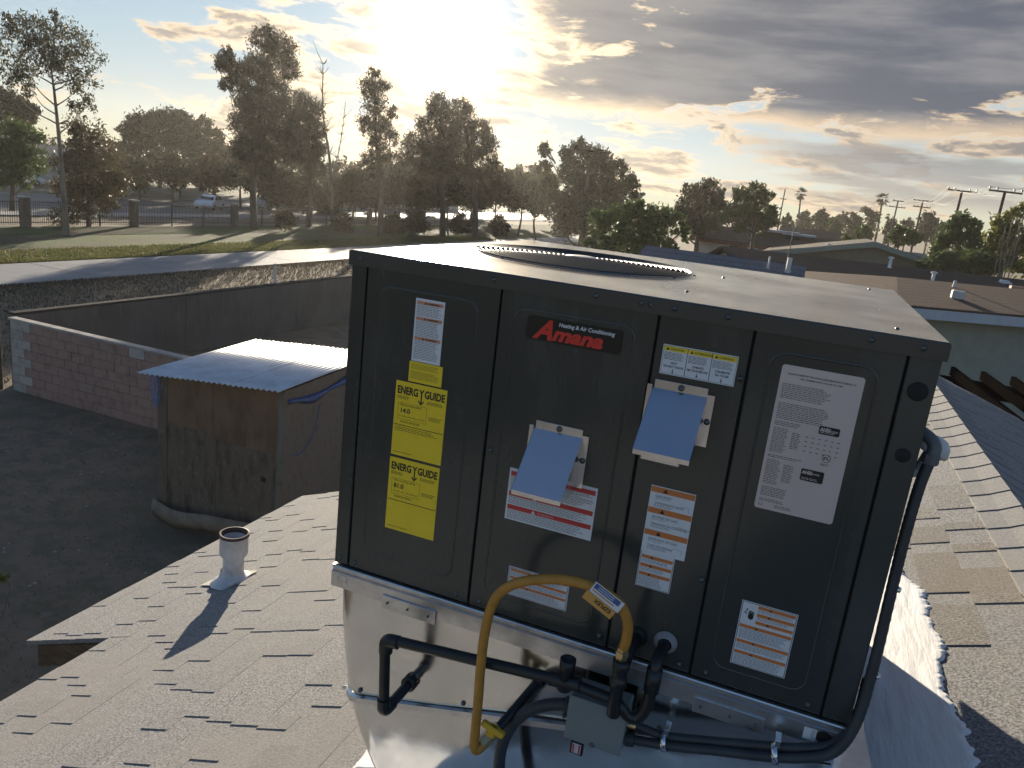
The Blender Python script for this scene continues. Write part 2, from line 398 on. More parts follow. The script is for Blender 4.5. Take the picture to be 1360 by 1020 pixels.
# ---------------------------------------------------------------- the house we stand on
TH = math.atan(.375); CT, ST = math.cos(TH), math.sin(TH)
XR, ZR = 2.03, -.8+.375*2.03
zroof = lambda x: (-.8+.375*x) if x <= XR else ZR-.375*(x-XR)
NL = Vector((-ST, 0, CT)); VL = Vector((CT, 0, ST))      # left slope: normal, uphill
NR = Vector((ST, 0, CT)); VR = Vector((-CT, 0, ST))
house = empty('house', (2, 0, G), 'our own house with pale grey shingle roof in the foreground, carrying the dark cabinet', 'house')
def slab(x0, x1, y0, y1, n):
    a = [Vector((x0, y0, zroof(x0))), Vector((x1, y0, zroof(x1))), Vector((x1, y1, zroof(x1))), Vector((x0, y1, zroof(x0)))]
    return a
M_under = mat('roof_felt_edge', (.06, .05, .045), .9, 0, .2, 8)
rm = MB()
for x0, x1, y0, y1, n in ((-2.8, XR, 1.145, 3.77, NL), (-2.07, XR, -5, 1.145, NL), (.75, XR, 3.77, 5.6, NL), (XR, 7.0, -5, 5.6, NR)):
    rm.prism([p-n*.002 for p in slab(x0, x1, y0, y1, n)], -n*.022)
roof = rm.build('roof', M_shingle, house)
MB().box((-2.30, 1.5, G), (6.5, 3.4, -2.05)).box((-1.65, -4.6, G), (6.5, 1.5, -1.85)).box((1.0, 3.4, G), (6.5, 5.2, -1.75)).build('wall', M_stucco, house)
# fascia, sheathing edge and rafter tail at the step in the eave
f = MB(); f.prism([Vector((-2.74, 1.17, -1.87)), Vector((-1.9, 1.17, -1.56)), Vector((-1.9, 1.17, -1.70)), Vector((-2.74, 1.17, -2.01))], (0, .035, 0)); f.build('fascia', M_wood_dark, house)
f = MB(); f.prism([Vector((-2.76, 1.19, -1.89)), Vector((-2.72, 1.19, -1.885)), Vector((-2.72, 1.19, -2.02)), Vector((-2.76, 1.19, -2.03))], (0, 2.56, 0)); f.build('fascia', M_wood_dark, house)
f = MB(); f.prism([Vector((-2.66, 1.30, -2.03)), Vector((-1.9, 1.30, -1.75)), Vector((-1.9, 1.30, -1.90)), Vector((-2.62, 1.30, -2.13))], (0, .06, 0)); f.build('rafter_tail', mat('raw_timber', (.30, .20, .12), .8, 0, .35, 14, stretch=(1, 8, 8)), house)
MB().box((-2.32, 1.42, -2.9), (-2.16, 1.495, -2.02)).build('corner_trim', M_whitewood, house)
f = MB(); f.prism([Vector((-2.03, -5, -1.60)), Vector((-1.99, -5, -1.585)), Vector((-1.99, -5, -1.72)), Vector((-2.03, -5, -1.73))], (0, 6.13, 0)); f.build('fascia', M_wood_dark, house)

# shingles: overlapping laminated tabs, courses .143 m apart
EXP = .143
def tab_mb(x_eave, n, v, ya, yb, k, hi, lo=.0044, over=.001):
    o = Vector((x_eave, 0, zroof(x_eave)))
    s0, s1 = k*EXP, (k+1)*EXP+over
    P = lambda s, y, h: o+v*s+Vector((0, y, 0))+n*h
    mb = MB()
    mb.add([P(s0, ya, -.002), P(s1, ya, -.002), P(s1, yb, -.002), P(s0, yb, -.002), P(s0, ya, hi), P(s1, ya, lo), P(s1, yb, lo), P(s0, yb, hi)],
           [(0, 3, 2, 1), (4, 5, 6, 7), (0, 1, 5, 4), (1, 2, 6, 5), (2, 3, 7, 6), (3, 0, 4, 7)] if v.x > 0 else
           [(0, 1, 2, 3), (7, 6, 5, 4), (4, 5, 1, 0), (5, 6, 2, 1), (6, 7, 3, 2), (7, 4, 0, 3)])
    return mb
tabs, base = [], MB()
def lay(x_eave, n, v, length, y0, y1, skip=None, ymin=-1.6, dens=1.0):
    for k in range(int(length/EXP)):
        sx = x_eave+v.x*(k+.5)*EXP
        yy = max(y0, ymin)
        b = tab_mb(x_eave, n, v, yy, y1, k, .0036, .0008, .004); base.v_len = 0
        bb = len(base.v); base.v += b.v; base.f += [tuple(bb+i for i in f_) for f_ in b.f]; base.sm += b.sm
        y = yy+random.uniform(-.2, .1)
        while y < y1:
            w = random.choice((.09, .13, .17, .24, .31, .42))*random.uniform(.85, 1.15)
            ya, yb = max(y, yy), min(y+w, y1-.001*random.random())
            if yb-ya > .05 and not (skip and skip(sx, (ya+yb)/2)):
                tabs.append(((sx, (ya+yb)/2), tab_mb(x_eave, n, v, ya, yb, k, random.uniform(.0054, .0074)), v.x > 0))
            y += w+random.choice((.12, .18, .26, .36, .5))*random.uniform(.8, 1.2)
under = lambda x, y: 0.12 < x < 1.28 and .05 < y < 1.2
lay(-2.8, NL, VL, (XR+2.8)/CT, 1.145, 3.77, under)
lay(-2.8+.143*CT*5, NL, VL, (XR+2.8)/CT-.143*5, -1.6, 1.145, under)
lay(.75, NL, VL, (XR-.75)/CT, 3.77, 5.6, under)
lay(XR+.143*CT*18, NR, VR, .143*18, -1.6, 5.6)
base.build('shingle_course', M_shingle, roof, kind='stuff')
def seen(t):
    (x, y), mb, left = t
    px, py, zz = proj((x, y, zroof(x)))
    if not (0 < zz and -20 < px < 1380 and 300 < py < 1040): return 1e9
    if 462 < px < 1140 + (760-py)*.2: return 1e8+zz
    return zz
tabs.sort(key=seen)
M_sh = [M_shingle, M_shingle2]
for (c, mb, left) in tabs[:300]: mb.build('shingle', M_shingle2 if c[0] > 1.3 and c[0] < XR else M_shingle, roof)
rest = MB()
for (c, mb, left) in tabs[300:]:
    bb = len(rest.v); rest.v += mb.v; rest.f += [tuple(bb+i for i in f_) for f_ in mb.f]; rest.sm += mb.sm
rest.build('shingle_field', M_shingle, roof, kind='stuff')
# ridge caps, each lapping over the next
y = -1.5; hw = .155
while y < 5.55:
    L = .205; h0, h1 = .0165, .0115
    A = lambda s, yy, h: Vector((XR+s*hw*CT, yy, zroof(XR+s*hw*CT)+h+(.012 if s == 0 else 0)))
    vs, fs = [], []
    for yy, h in ((y-.0, h0), (y+L+.03, h1)):
        for s in (-1, -.5, 0, .5, 1): vs.append(A(s, yy, h))
        for s in (1, .5, 0, -.5, -1): vs.append(A(s, yy, h)-Vector((0, 0, .009)))
    fs = [(i, i+1, 11+i, 10+i) for i in range(9)] + [(9, 0, 10, 19), tuple(range(10))[::-1], tuple(range(10, 20))]
    MB().add(vs, fs).build('ridge_cap', M_cap, roof); y += L

# pergola beams behind our gable
M_wood_shade = mat('shade_dark_wood', (.012, .010, .009), 1.0, 0, .3, 6, spec=0.0)  # near-black base colour stands in for shade falling on the pergola
perg = empty('pergola', (3.2, 7, G), 'weathered pergola rafters, shade painted into their dark colour, just past the shaded right roof slope', 'pergola')
for i, (xa, ya) in enumerate(((1266, 487), (1306, 493), (1346, 500), (1388, 506))):
    a = at_y(xa, ya, 8.6); b = Vector((a.x+.55, 6.3, a.z-.22))
    dv = (b-a); s_ = dv.normalized().cross(Vector((0, 0, 1))).normalized()*.022
    f = MB(); f.prism([a-s_, a+s_, a+s_-Vector((0, 0, .10)), a-s_-Vector((0, 0, .10))], dv); f.build('rafter', M_wood_shade, perg)
    q = b-dv*.18; MB().box((q.x+.02, q.y-.02, q.z-.42), (q.x+.1, q.y+.02, q.z-.12)).build('prop', M_whitewood, perg)
a = at_y(1225, 492, 8.7); MB().box((a.x-1, 8.66, a.z-.2), (a.x+5, 8.75, a.z-.02)).build('beam', M_wood_shade, perg)
for xx in (a.x+.2, a.x+3.2): MB().box((xx, 8.66, G), (xx+.1, 8.76, a.z-.2)).build('post', M_wood_dark, perg)

# ---------------------------------------------------------------- yard walls
M_mortar = mat('mortar', (.27, .18, .15), .95, 0, .2, 20)
M_blocks = [layered('pink_block_%d' % i, c, [(tuple(x*.75 for x in c), 6, .45, .7, (1, 1, 1))], .92, 60, .006, .6) for i, c in enumerate(((.36, .225, .185), (.35, .217, .178), (.37, .235, .192), (.36, .235, .192)))]
M_blockgrey = [layered('grey_block_%d' % i, c, [(tuple(x*.75 for x in c), 6, .45, .7, (1, 1, 1))], .92, 60, .006, .6) for i, c in enumerate(((.45, .41, .36), (.39, .36, .325)))]
wallp = empty('block_wall', (-12, 9.8, G), 'pink painted concrete block wall with a grey block end, left of the shed', 'wall')
X0, X1, YW, HB, LB = -14.75, -4.9, 9.72, .198, .40
MB().box((X0+.01, YW+.02, G), (X1-.01, YW+.13, G+HB*8-.01)).build('mortar_core', M_mortar, wallp)
bmesh_cache = {}
for r in range(8):
    off = 0 if r % 2 == 0 else LB/2; x = X0-off
    while x < X1:
        xa, xb = max(x, X0), min(x+LB, X1)
        if xb-xa > .06:
            jy = random.uniform(-.004, .004)
            grey = (xa < X0+.3+.2*(r % 2)) or (r == 7 and 3.2 < (xa-X0) < 3.5)
            key = (round(xb-xa, 3), r)
            MB().bbox((xa+.004, YW+jy, G+r*HB+.004), (xb-.004, YW+.15, G+(r+1)*HB-.004), .004).build('block', random.choice(M_blockgrey if grey else M_blocks), wallp)
        x += LB
x = X0-.03
while x < X1:
    MB().bbox((x, YW-.02, G+HB*8+random.uniform(0, .004)), (min(x+.395, X1), YW+.17, G+HB*8+.05), .006).build('cap_block', random.choice(M_blockgrey), wallp); x += .4
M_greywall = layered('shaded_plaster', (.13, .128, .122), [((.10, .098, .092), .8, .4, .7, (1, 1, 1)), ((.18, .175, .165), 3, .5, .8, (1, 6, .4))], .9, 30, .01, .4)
M_copdark = mat('coping_dark', (.085, .08, .075), 1.0, 0, .3, 3, spec=0.05)
wg = empty('rear_wall', (-14.9, 20, G), 'long dark grey rendered wall closing the yard below the path', 'wall')
y = 9.95; i = 0
while y < 62:
    z1 = -2.82
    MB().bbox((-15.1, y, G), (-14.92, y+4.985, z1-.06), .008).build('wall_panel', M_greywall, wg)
    MB().bbox((-15.115, y, z1-.058), (-14.905, y+4.985, z1), .01).build('coping', M_copdark, wg)
    y += 5
a = at_y(378, 375, 19.0)
pst = empty('marker_post', (-15.6, 19, G), 'thin white marker post standing behind the dark grey yard wall', 'post')
MB().lathe((-15.6, 19.6, G), (0, 0, 1), [(.04, 0), (.04, 2.15), (.0, 2.15)], 10).build('shaft', M_whitewood, pst)
MB().lathe((-15.6, 19.6, G+2.15), (0, 0, 1), [(.0, 0), (.055, 0), (.055, .05), (0, .06)], 10).build('cap', M_whitewood, pst)
gp = empty('fence_post', (-15.0, 9.6, G), 'slim weathered metal post at the grey end of the pink block wall', 'post')
MB().tube([(-14.98, 9.62, G), (-14.98, 9.62, -2.75)], .035, 10).build('shaft', M_rust, gp)
MB().lathe((-14.98, 9.62, -2.75), (0, 0, 1), [(.045, 0), (.04, .03), (0, .05)], 10).build('cap', M_whitewood, gp)

# ---------------------------------------------------------------- shed
shed = empty('shed', (-6.45, 7.9, G), 'plywood shed with corrugated metal roof in the yard below', 'shed')
M_ply_top = layered('plywood_brown', (.21, .13, .08), [((.135, .085, .055), 3, .4, .65, (1, 1, .5)), ((.28, .19, .125), 9, .55, .8, (3, 1, .6)), ((.05, .03, .02), 14, .6, .8, (1, 1, .3))], .85, 50, .004, .5)
M_osb = layered('weathered_board', (.16, .122, .09), [((.24, .19, .145), 16, .52, .72, (1, 1, .5)), ((.085, .064, .05), 7, .45, .7, (1.4, 1, .4)), ((.29, .245, .20), 40, .62, .78, (1, 1, .6))], .92, 70, .005, .6)
M_osbr = layered('grey_board', (.19, .165, .14), [((.13, .11, .09), 16, .5, .72, (1, 1, .4)), ((.25, .23, .2), 30, .58, .78, (1, 1, .3))], .92, 70, .005, .6)
sx0, sx1, sy0, sy1 = -7.6, -5.32, 6.8, 8.95
ztop = lambda x, y: -2.17+(x-sx0)/(sx1-sx0)*.2+(y-sy0)*.05
def wallpanel(x0, x1, z0, z1a, z1b, y, m_, t=.02):
    MB().prism([Vector((x0, y, z0)), Vector((x1, y, z0)), Vector((x1, y, z1b)), Vector((x0, y, z1a))], (0, t, 0)).build('wall_board', m_, shed)
zs = -2.92
wallpanel(sx0, sx0+.19, G, ztop(sx0, sy0)-.03, ztop(sx0+.19, sy0)-.03, sy0-.004, M_osb)
wallpanel(sx0+.194, sx0+1.03, zs+.02, ztop(sx0+.2, sy0)-.03, ztop(sx0+1.03, sy0)-.03, sy0, M_ply_top)
wallpanel(sx0+1.036, sx0+2.27, zs-.05, ztop(sx0+1.04, sy0)-.03, ztop(sx0+2.27, sy0)-.03, sy0+.002, M_ply_top)
wallpanel(sx0+.194, sx0+1.1, G, zs+.016, zs+.016, sy0+.004, M_osb)
wallpanel(sx0+1.106, sx1-.01, G, zs-.054, zs-.054, sy0+.006, M_osb)
MB().prism([Vector((sx1, sy0, G)), Vector((sx1, sy1, G)), Vector((sx1, sy1, ztop(sx1, sy1)-.04)), Vector((sx1, sy0, ztop(sx1, sy0)-.04))], (-.02, 0, 0)).build('side_board', M_osbr, shed)
MB().prism([Vector((sx0, sy0+.03, G)), Vector((sx0, sy1, G)), Vector((sx0, sy1, ztop(sx0, sy1)-.04)), Vector((sx0, sy0+.03, ztop(sx0, sy0)-.04))], (.02, 0, 0)).build('side_board', M_osb, shed)
MB().box((sx0+.02, sy1-.02, G), (sx1-.02, sy1, -2.05)).build('back_board', M_osb, shed)
MB().box((sx1-.085, sy0-.028, G), (sx1+.004, sy0-.002, ztop(sx1, sy0)-.06)).build('corner_batten', M_osbr, shed)
MB().box((-5.68, sy0-.008, -3.42), (-5.60, sy0+.003, -3.35)).build('latch_hole', M_seam, shed)
M_tin = mat('corrugated_tin', (.78, .78, .78), .40, .45, .18, 3, rvar=.1)
xa, xb, ya, yb = -7.78, -5.25, 6.58, 9.15
for s_i in range(3):                                  # three lapped sheets, corrugations run front to back
    xs0 = xa+(xb-xa)/3*s_i-.02*(s_i > 0); xs1 = xa+(xb-xa)/3*(s_i+1)+.02
    n = 90; vs, fs = [], []
    for yy in (ya, (ya+yb)/2, yb):
        for i in range(n+1):
            x = xs0+(xs1-xs0)*i/n
            vs.append((x, yy, ztop(x, yy)+.02+.013*math.sin((x-xa)*2*PI/.0937)+.004*(s_i % 2)))
    fs = [(j*(n+1)+i, j*(n+1)+i+1, (j+1)*(n+1)+i+1, (j+1)*(n+1)+i) for j in range(2) for i in range(n)]
    o = MB().add(vs, fs, True).build('roof_sheet', M_tin, shed)
    sd = o.modifiers.new('s', 'SOLIDIFY'); sd.thickness = .0015
M_tarp = mat('blue_tarp', (.035, .10, .32), .5, 0, .45, 14, .3, 25)
tp = []
for i in range(14):
    t = i/13; yy = sy0+.04+t*1.66; z = ztop(sx1, yy)-.10-.10*math.sin(t*PI)-.06*(1-t); tp.append((yy, z))
vs = []; 
for yy, z in tp:
    hgt = .10+.04*math.sin(yy*7)
    vs += [(sx1+.03+.012*math.sin(yy*31), yy, z), (sx1+.06+.01*math.sin(yy*23), yy, z-hgt*.5), (sx1+.03, yy, z-hgt)]
fs = [(i*3+j, i*3+j+1, i*3+j+4, i*3+j+3) for i in range(13) for j in range(2)]
strip = tag(MB().add(vs, fs, True).build('tarp_strip', M_tarp), 'blue tarpaulin strip tucked under the right eave of the shed roof', 'tarp')
strip.modifiers.new('s', 'SOLIDIFY').thickness = .006
rp = smoothpath([(sx1+.05, sy0+.75, -2.35), (sx1+.06, sy0+.62, -2.75), (sx1+.05, sy0+.35, -3.0), (sx1+.04, sy0+.12, -2.95)], 8)
tag(MB().tube(rp, .008, 6).build('rope_loop', M_tarp), 'faint blue rope hanging in a loop on the right side of the shed', 'rope')
cl = MB()
for i in range(5):
    cl.tube(smoothpath([(sx0-.06+.03*i, sy0-.06, -2.16), (sx0-.05+.035*i, sy0-.08+.01*i, -2.4), (sx0+.0+.02*i, sy0-.07, -2.62-.05*(i % 3))], 6), .007, 6)
tag(cl.build('rope_tassel', mat('blue_rope', (.10, .22, .50), .6, 0, .5, 30)), 'frayed pale blue rope dangling from the left front corner of the shed', 'rope')
# curled sheet leaning round the foot of the shed
pts = [at_y(203, 662, 6.72), at_y(232, 678, 6.55), at_y(275, 684, 6.5), at_y(345, 697, 6.6), at_y(420, 700, 6.7)]
vs = []
P_ = smoothpath(pts, 6)
for q in P_: vs += [tuple(q), (q.x+.01, q.y-.05, q.z-.13), (q.x, q.y-.01, q.z-.26)]
fs = [(i*3+j, i*3+j+1, i*3+j+4, i*3+j+3) for i in range(len(P_)-1) for j in range(2)]
sk = tag(MB().add(vs, fs, True).build('curled_sheet', layered('old_carpet', (.26, .20, .15), [((.18, .14, .10), 5, .4, .7, (1, 1, 1))], .95)), 'curled tan sheet edging propped along the foot of the shed', 'sheet')
sk.modifiers.new('s', 'SOLIDIFY').thickness = .02

# ================================================================== THE ROOFTOP UNIT
UW, UD, UH = 1.30, 1.233, .839
ac = empty('rooftop_unit', (UW/2, UD/2, 0), 'large dark grey packaged rooftop air conditioner covered in stickers', 'air conditioner')
def rrect(x0, x1, z0, z1, r, y, n=5):
    out = []
    for cx, cz, a0 in ((x1-r, z1-r, 0), (x0+r, z1-r, PI/2), (x0+r, z0+r, PI), (x1-r, z0+r, 3*PI/2)):
        for k in range(n+1):
            a = a0+PI/2*k/n; out.append(Vector((cx+r*math.cos(a), y, cz+r*math.sin(a))))
    return out
MB().box((.012, .012, .004), (UW-.012, UD-.012, .815)).build('inner_case', M_seam, ac)
def panel(name, x0, x1, z0=.004, z1=.806, bead=None, yo=0.0):
    p = MB().bbox((x0+.0022, yo, z0), (x1-.0022, .02, z1), .0022).build(name, M_paint, ac)
    if bead:
        q = rrect(*bead, .03, yo+.0028); MB().tube(q+[q[0], q[1]], .0042, 8, False).build('bead', M_paint, p)
    return p
panel('corner_post', 0, .045)
P1 = panel('front_panel', .045, .399, bead=(.088, .345, .06, .765))
P2 = panel('front_panel', .399, .76, bead=(.437, .715, .05, .768))
P3 = panel('front_panel', .76, .957, yo=.002)
P4 = panel('front_panel', .957, 1.24, bead=(.998, 1.197, .045, .768))
panel('corner_post', 1.24, 1.30)
MB().bbox((0, .021, .004), (.02, UD, .806), .002).build('side_panel', M_paint, ac)
MB().bbox((UW-.02, .021, .004), (UW, UD, .806), .002).build('side_panel', M_paint, ac)
MB().bbox((.021, UD-.02, .004), (UW-.021, UD, .806), .002).build('back_panel', M_paint, ac)
# lid: a shallow tray with a turned-down flange and a round orifice
FC, FR = Vector((.40, .62)), .322
lid = MB(); n = 64; ring, rim2 = [], []
def sqpt(a):
    c, s_ = math.cos(a), math.sin(a)
    x0, x1, y0, y1 = -.005, UW+.005, -.005, UD+.005
    ts = []
    if c > 1e-9: ts.append((x1-FC.x)/c)
    if c < -1e-9: ts.append((x0-FC.x)/c)
    if s_ > 1e-9: ts.append((y1-FC.y)/s_)
    if s_ < -1e-9: ts.append((y0-FC.y)/s_)
    t = min(ts); return (FC.x+c*t, FC.y+s_*t)
angs = sorted([2*PI*k/n for k in range(n)]+[math.atan2(y-FC.y, x-FC.x) % (2*PI) for x in (-.005, UW+.005) for y in (-.005, UD+.005)])
N = len(angs)
vs = []
for a in angs: q = sqpt(a); vs.append((q[0], q[1], .803))
for a in angs: q = sqpt(a); vs.append((q[0], q[1], UH-.004))
for a in angs:
    q = sqpt(a); vs.append((q[0]+(.004 if q[0] < .6 else -.004)*(abs(q[0]-.65) > .65), q[1]+(.004 if q[1] < .6 else -.004)*(abs(q[1]-.6165) > .62), UH))
for r, z in ((FR+.03, UH), (FR+.008, UH+.002), (FR, UH+.005), (FR-.012, UH+.004), (FR-.014, UH-.2)):
    for a in angs: vs.append((FC.x+r*math.cos(a), FC.y+r*math.sin(a), z))
fs = [(j*N+i, j*N+(i+1) % N, (j+1)*N+(i+1) % N, (j+1)*N+i) for j in range(7) for i in range(N)]
top = lid.add(vs, fs).build('lid', M_lid, ac)
MB().lathe((FC.x, FC.y, UH-.12), (0, 0, 1), [(FR-.02, 0), (.0, -.01)], 40).build('fan_well', M_seam, top)
fan = MB()
for k in range(4):
    a0 = k*PI/2; vs = []
    for r in (.06, .18, .29):
        for da, dz_ in ((-.35, -.045), (.35, .0)):
            vs.append((FC.x+r*math.cos(a0+da), FC.y+r*math.sin(a0+da), UH-.05+dz_))
    fan.add(vs, [(0, 1, 3, 2), (2, 3, 5, 4)], True)
fan.lathe((FC.x, FC.y, UH-.1), (0, 0, 1), [(.07, 0), (.07, .06), (0, .065)], 20)
fan.build('fan_blades', M_conduit, top)
gz = lambda r: UH+.006+.006*(1-(r/FR)**2)
g = MB(); M_wire = mat('guard_wire', (.045, .045, .045), .32, .3, .1, 30)
for r in np.arange(.045, FR+.001, .0145):
    pts = [(FC.x+r*math.cos(2*PI*k/56), FC.y+r*math.sin(2*PI*k/56), gz(r)) for k in range(58)]
    g.tube(pts, .0019, 5, False)
for k in range(12):
    a = 2*PI*k/12+.1
    g.tube([(FC.x+r*math.cos(a), FC.y+r*math.sin(a), gz(r)-.004) for r in np.linspace(.04, FR+.012, 8)], .0026, 5)
g.build('fan_guard', M_wire, top)
MB().lathe((FC.x, FC.y, gz(0)-.006), (0, 0, 1), [(.05, 0), (.05, .006), (.03, .009), (0, .009)], 24).build('guard_plate', M_galv, top)
for (x, y) in ((.06, .1), (.06, 1.12), (1.22, .1), (1.22, 1.12), (.78, .2), (.80, .75)):
    MB().lathe((x, y, UH), (0, 0, 1), [(.0045, 0), (.004, .002), (0, .003)], 8).build('screw', M_lid, top)
def fscrew(x, z, y=0.0, r=.0042, par=ac, m_=M_screw):
    MB().lathe((x, y, z), (0, -1, 0), [(r*1.5, 0), (r*1.5, .0012), (r, .002), (r*.85, .006), (0, .0065)], 8).build('screw', m_, par)
for x in (.03, .38, .62, .72, .74, .79, .9, 1.17, 1.26): fscrew(x, .822, -.005)
for x, z in ((.02, .022), (.065, .02), (.365, .022), (.43, .022), (.74, .03), (.93, .022), (.99, .022), (1.21, .022), (.945, .24), (.945, .70), (.415, .42)): fscrew(x, z)
for x, z, r in ((1.269, .738, .0165), (1.271, .609, .0125)):
    MB().lathe((x, 0, z), (0, -1, 0), [(r*1.12, 0), (r*1.1, .002), (r*.95, .003), (0, .0032)], 24).build('hole_disc', M_seam, ac)  # black disc paints the dark inside an open hole
# galvanised base rail
rl = MB(); prof = [(.012, .002), (-.010, .002), (-.012, -.001), (-.004, -.004), (-.004, -.014), (-.010, -.018), (-.010, -.060), (.012, -.060)]
rl.prism([Vector((.002, y, z)) for y, z in prof][::-1], (UW-.004, 0, 0))
rail = rl.build('base_rail', M_galv, ac)
rl2 = MB().box((.002, .013, -.06), (.02, UD-.01, .002)).box((UW-.02, .013, -.06), (UW-.002, UD-.01, .002)).build('base_rail', M_galv, ac)
for x0, x1 in ((.163, .321), (.978, 1.133)):
    o = MB().bbox((x0, -.0145, -.075), (x1, -.0105, -.037), .001).build('fork_pocket_cover', M_galv, rail)
for x in (.18, .24, .30, .995, 1.06, 1.115): fscrew(x, -.056, -.0145, .0022, rail)
for x in (.036, 1.254):
    MB().lathe((x, -.0102, -.037), (0, -1, 0), [(.0155, 0), (.0150, .0012), (.013, .0014), (0, .0008)], 24).build('knockout', M_seam if x > 1 else M_galv, rail)

# ---- stickers: paper, coloured bands, printed lines
YS = -.0012
def paper(name, x0, x1, z0, z1, m_, par, label=None, y=YS):
    return MB().box((x0, y, z0), (x1, y+.0010, z1)).build(name, m_, par, label)
def lines(x0, x1, z0, z1, h=.0016, gap=.0022, fill=.93, y=YS-.0003):
    mb = MB(); z = z1
    while z-h > z0:
        x = x0; end = x0+(x1-x0)*random.uniform(fill-.12, min(1, fill+.07))
        while x < end:
            w = random.uniform(.003, .010); mb.quad((x, y, z-h), (min(x+w, end), y, z-h), (min(x+w, end), y, z), (x, y, z)); x += w+.0016
        z -= h+gap
    return mb
def band(par, x0, x1, z0, z1, m_, tri=True, y=YS-.0003, word=None):
    b = MB().box((x0, y, z0), (x1, y+.0002, z1)).build('band', m_, par)
    h = z1-z0; mb = MB(); cx = x0+(x1-x0)*.33
    mb.add([(cx-h*.42, y-.0003, z0+h*.16), (cx+h*.42, y-.0003, z0+h*.16), (cx, y-.0003, z0+h*.88)], [(0, 1, 2)])
    mb.build('symbol', M_ink, par)
    if word: text_mb(word, cx+h*.7, z0+h*.2, h*.8, y-.0003, 0, .0002).build('lettering', M_ink, par)
def frame(par, x0, x1, z0, z1, t=.0012, m_=None, y=YS-.0003):
    mb = MB()
    for a in ((x0, x1, z0, z0+t), (x0, x1, z1-t, z1), (x0, x0+t, z0, z1), (x1-t, x1, z0, z1)): mb.quad((a[0], y, a[2]), (a[1], y, a[2]), (a[1], y, a[3]), (a[0], y, a[3]))
    mb.build('border', m_ or M_ink, par)
# tall narrow warning sheet
s1 = paper('sticker', .185, .262, .597, .750, M_white, ac, 'tall narrow white sticker with three salmon bands')
M_salmon = mat('label_salmon', (.62, .28, .17), .45)
for z0, z1 in ((.736, .744), (.698, .706), (.650, .658)): band(s1, .189, .258, z0, z1, M_salmon, word='WARNING')
merge(lines(.190, .257, .708, .734), lines(.190, .257, .660, .696), lines(.190, .257, .602, .648)).build('printed_text', M_greyink, s1)
s2 = paper('sticker', .181, .271, .545, .5955, M_yellow, ac, 'small plain yellow text sticker above the energy labels')
merge(lines(.187, .265, .552, .572, .0014, .002), lines(.187, .265, .577, .590, .0014, .002)).build('printed_text', mat('brown_ink', (.32, .25, .03), .5), s2)
def energy(x0, x1, z0, z1, num, lab):
    s = paper('sticker', x0, x1, z0, z1, M_yellow, ac, lab); w = x1-x0; y = YS-.0004
    merge(text_mb('ENERG', x0+.005, z1-.031, .0265, y, 0, .00095, sx=.70), text_mb('GUIDE', x1-.005, z1-.031, .0265, y, 0, .00095, 'RIGHT', sx=.70),
          text_mb('Y', x0+w*.515, z1-.031, .0265, y, 0, .00095, 'CENTER', sx=.72)).build('lettering', M_ink, s)
    cx = x0+w*.515; mb = MB()
    mb.quad((cx-.0016, y, z1-.045), (cx+.0016, y, z1-.045), (cx+.0016, y, z1-.026), (cx-.0016, y, z1-.026))
    mb.add([(cx-.0085, y, z1-.0415), (cx-.0062, y, z1-.0395), (cx, y, z1-.0462), (cx+.0062, y, z1-.0395), (cx+.0085, y, z1-.0415), (cx, y, z1-.0515)], [(0, 5, 2, 1), (5, 4, 3, 2)])
    mb.build('arrow', M_ink, s)
    text_mb(num, x0+.016, z1-.079, .0165, y, 0, .0004).build('lettering', M_ink, s)
    text_mb('Efficiency Rating (SEER)' if num[0] == '1' else 'Efficiency Rating (AFUE)', x0+.016, z1-.061, .0062, y).build('lettering', M_ink, s)
    mb = MB(); zb = z0+(z1-z0)*.415
    mb.quad((x0+.002, y, zb), (x1-.002, y, zb), (x1-.002, y, zb+.0016), (x0+.002, y, zb+.0016))
    zr_ = z1-.089; mb.quad((x0+.016, y, zr_), (x0+.085, y, zr_), (x0+.085, y, zr_+.0009), (x0+.016, y, zr_+.0009))
    for k in range(6): mb.quad((x0+.016+k*.0137, y, zr_), (x0+.0166+k*.0137, y, zr_), (x0+.0166+k*.0137, y, zr_+.005), (x0+.016+k*.0137, y, zr_+.005))
    mb.build('rule', M_ink, s); frame(s, x0+.010, x0+.090, z1-.096, z1-.054, .0006, M_ink)
    merge(lines(x0+.006, x0+.04, z1-.047, z1-.037, .0012, .0018), lines(x1-.052, x1-.006, z1-.048, z1-.038, .0012, .0018), lines(x1-.044, x1-.006, z1-.086, z1-.076, .0013, .0024),
          lines(x0+.02, x0+.075, z1-.106, z1-.100, .0012, .0016), lines(x0+.006, x1-.012, zb-.018, zb-.004, .0013, .003) if num[0] == '1' else MB(), lines(x0+.006, x0+.07, z0+.006, z0+.010, .0012, .002)).build('printed_text', M_ink, s)
    return s
energy(.149, .289, .349, .541, '14.0', 'upper yellow energy label reading 14.0')
energy(.148, .288, .147, .342, '81.0', 'lower yellow energy label reading 81.0')
# brand badge
bd = MB().prism([Vector(q) for q in rrect(.470, .690, .703, .756, .008, 0)], (0, -.003, 0)).build('badge', M_badge, ac, 'black badge with red brand lettering')
yb_ = -.0036
merge(text_mb('A', .490, .7085, .060, yb_, .40, .0024, sx=1.0), text_mb('mana', .532, .7095, .044, yb_, .30, .0019, sx=1.22)).build('lettering', M_brandred, bd)
text_mb('Heating & Air Conditioning', .545, .7415, .0125, yb_-.0004, .15, .0003, sx=.92).build('lettering', M_white, bd)
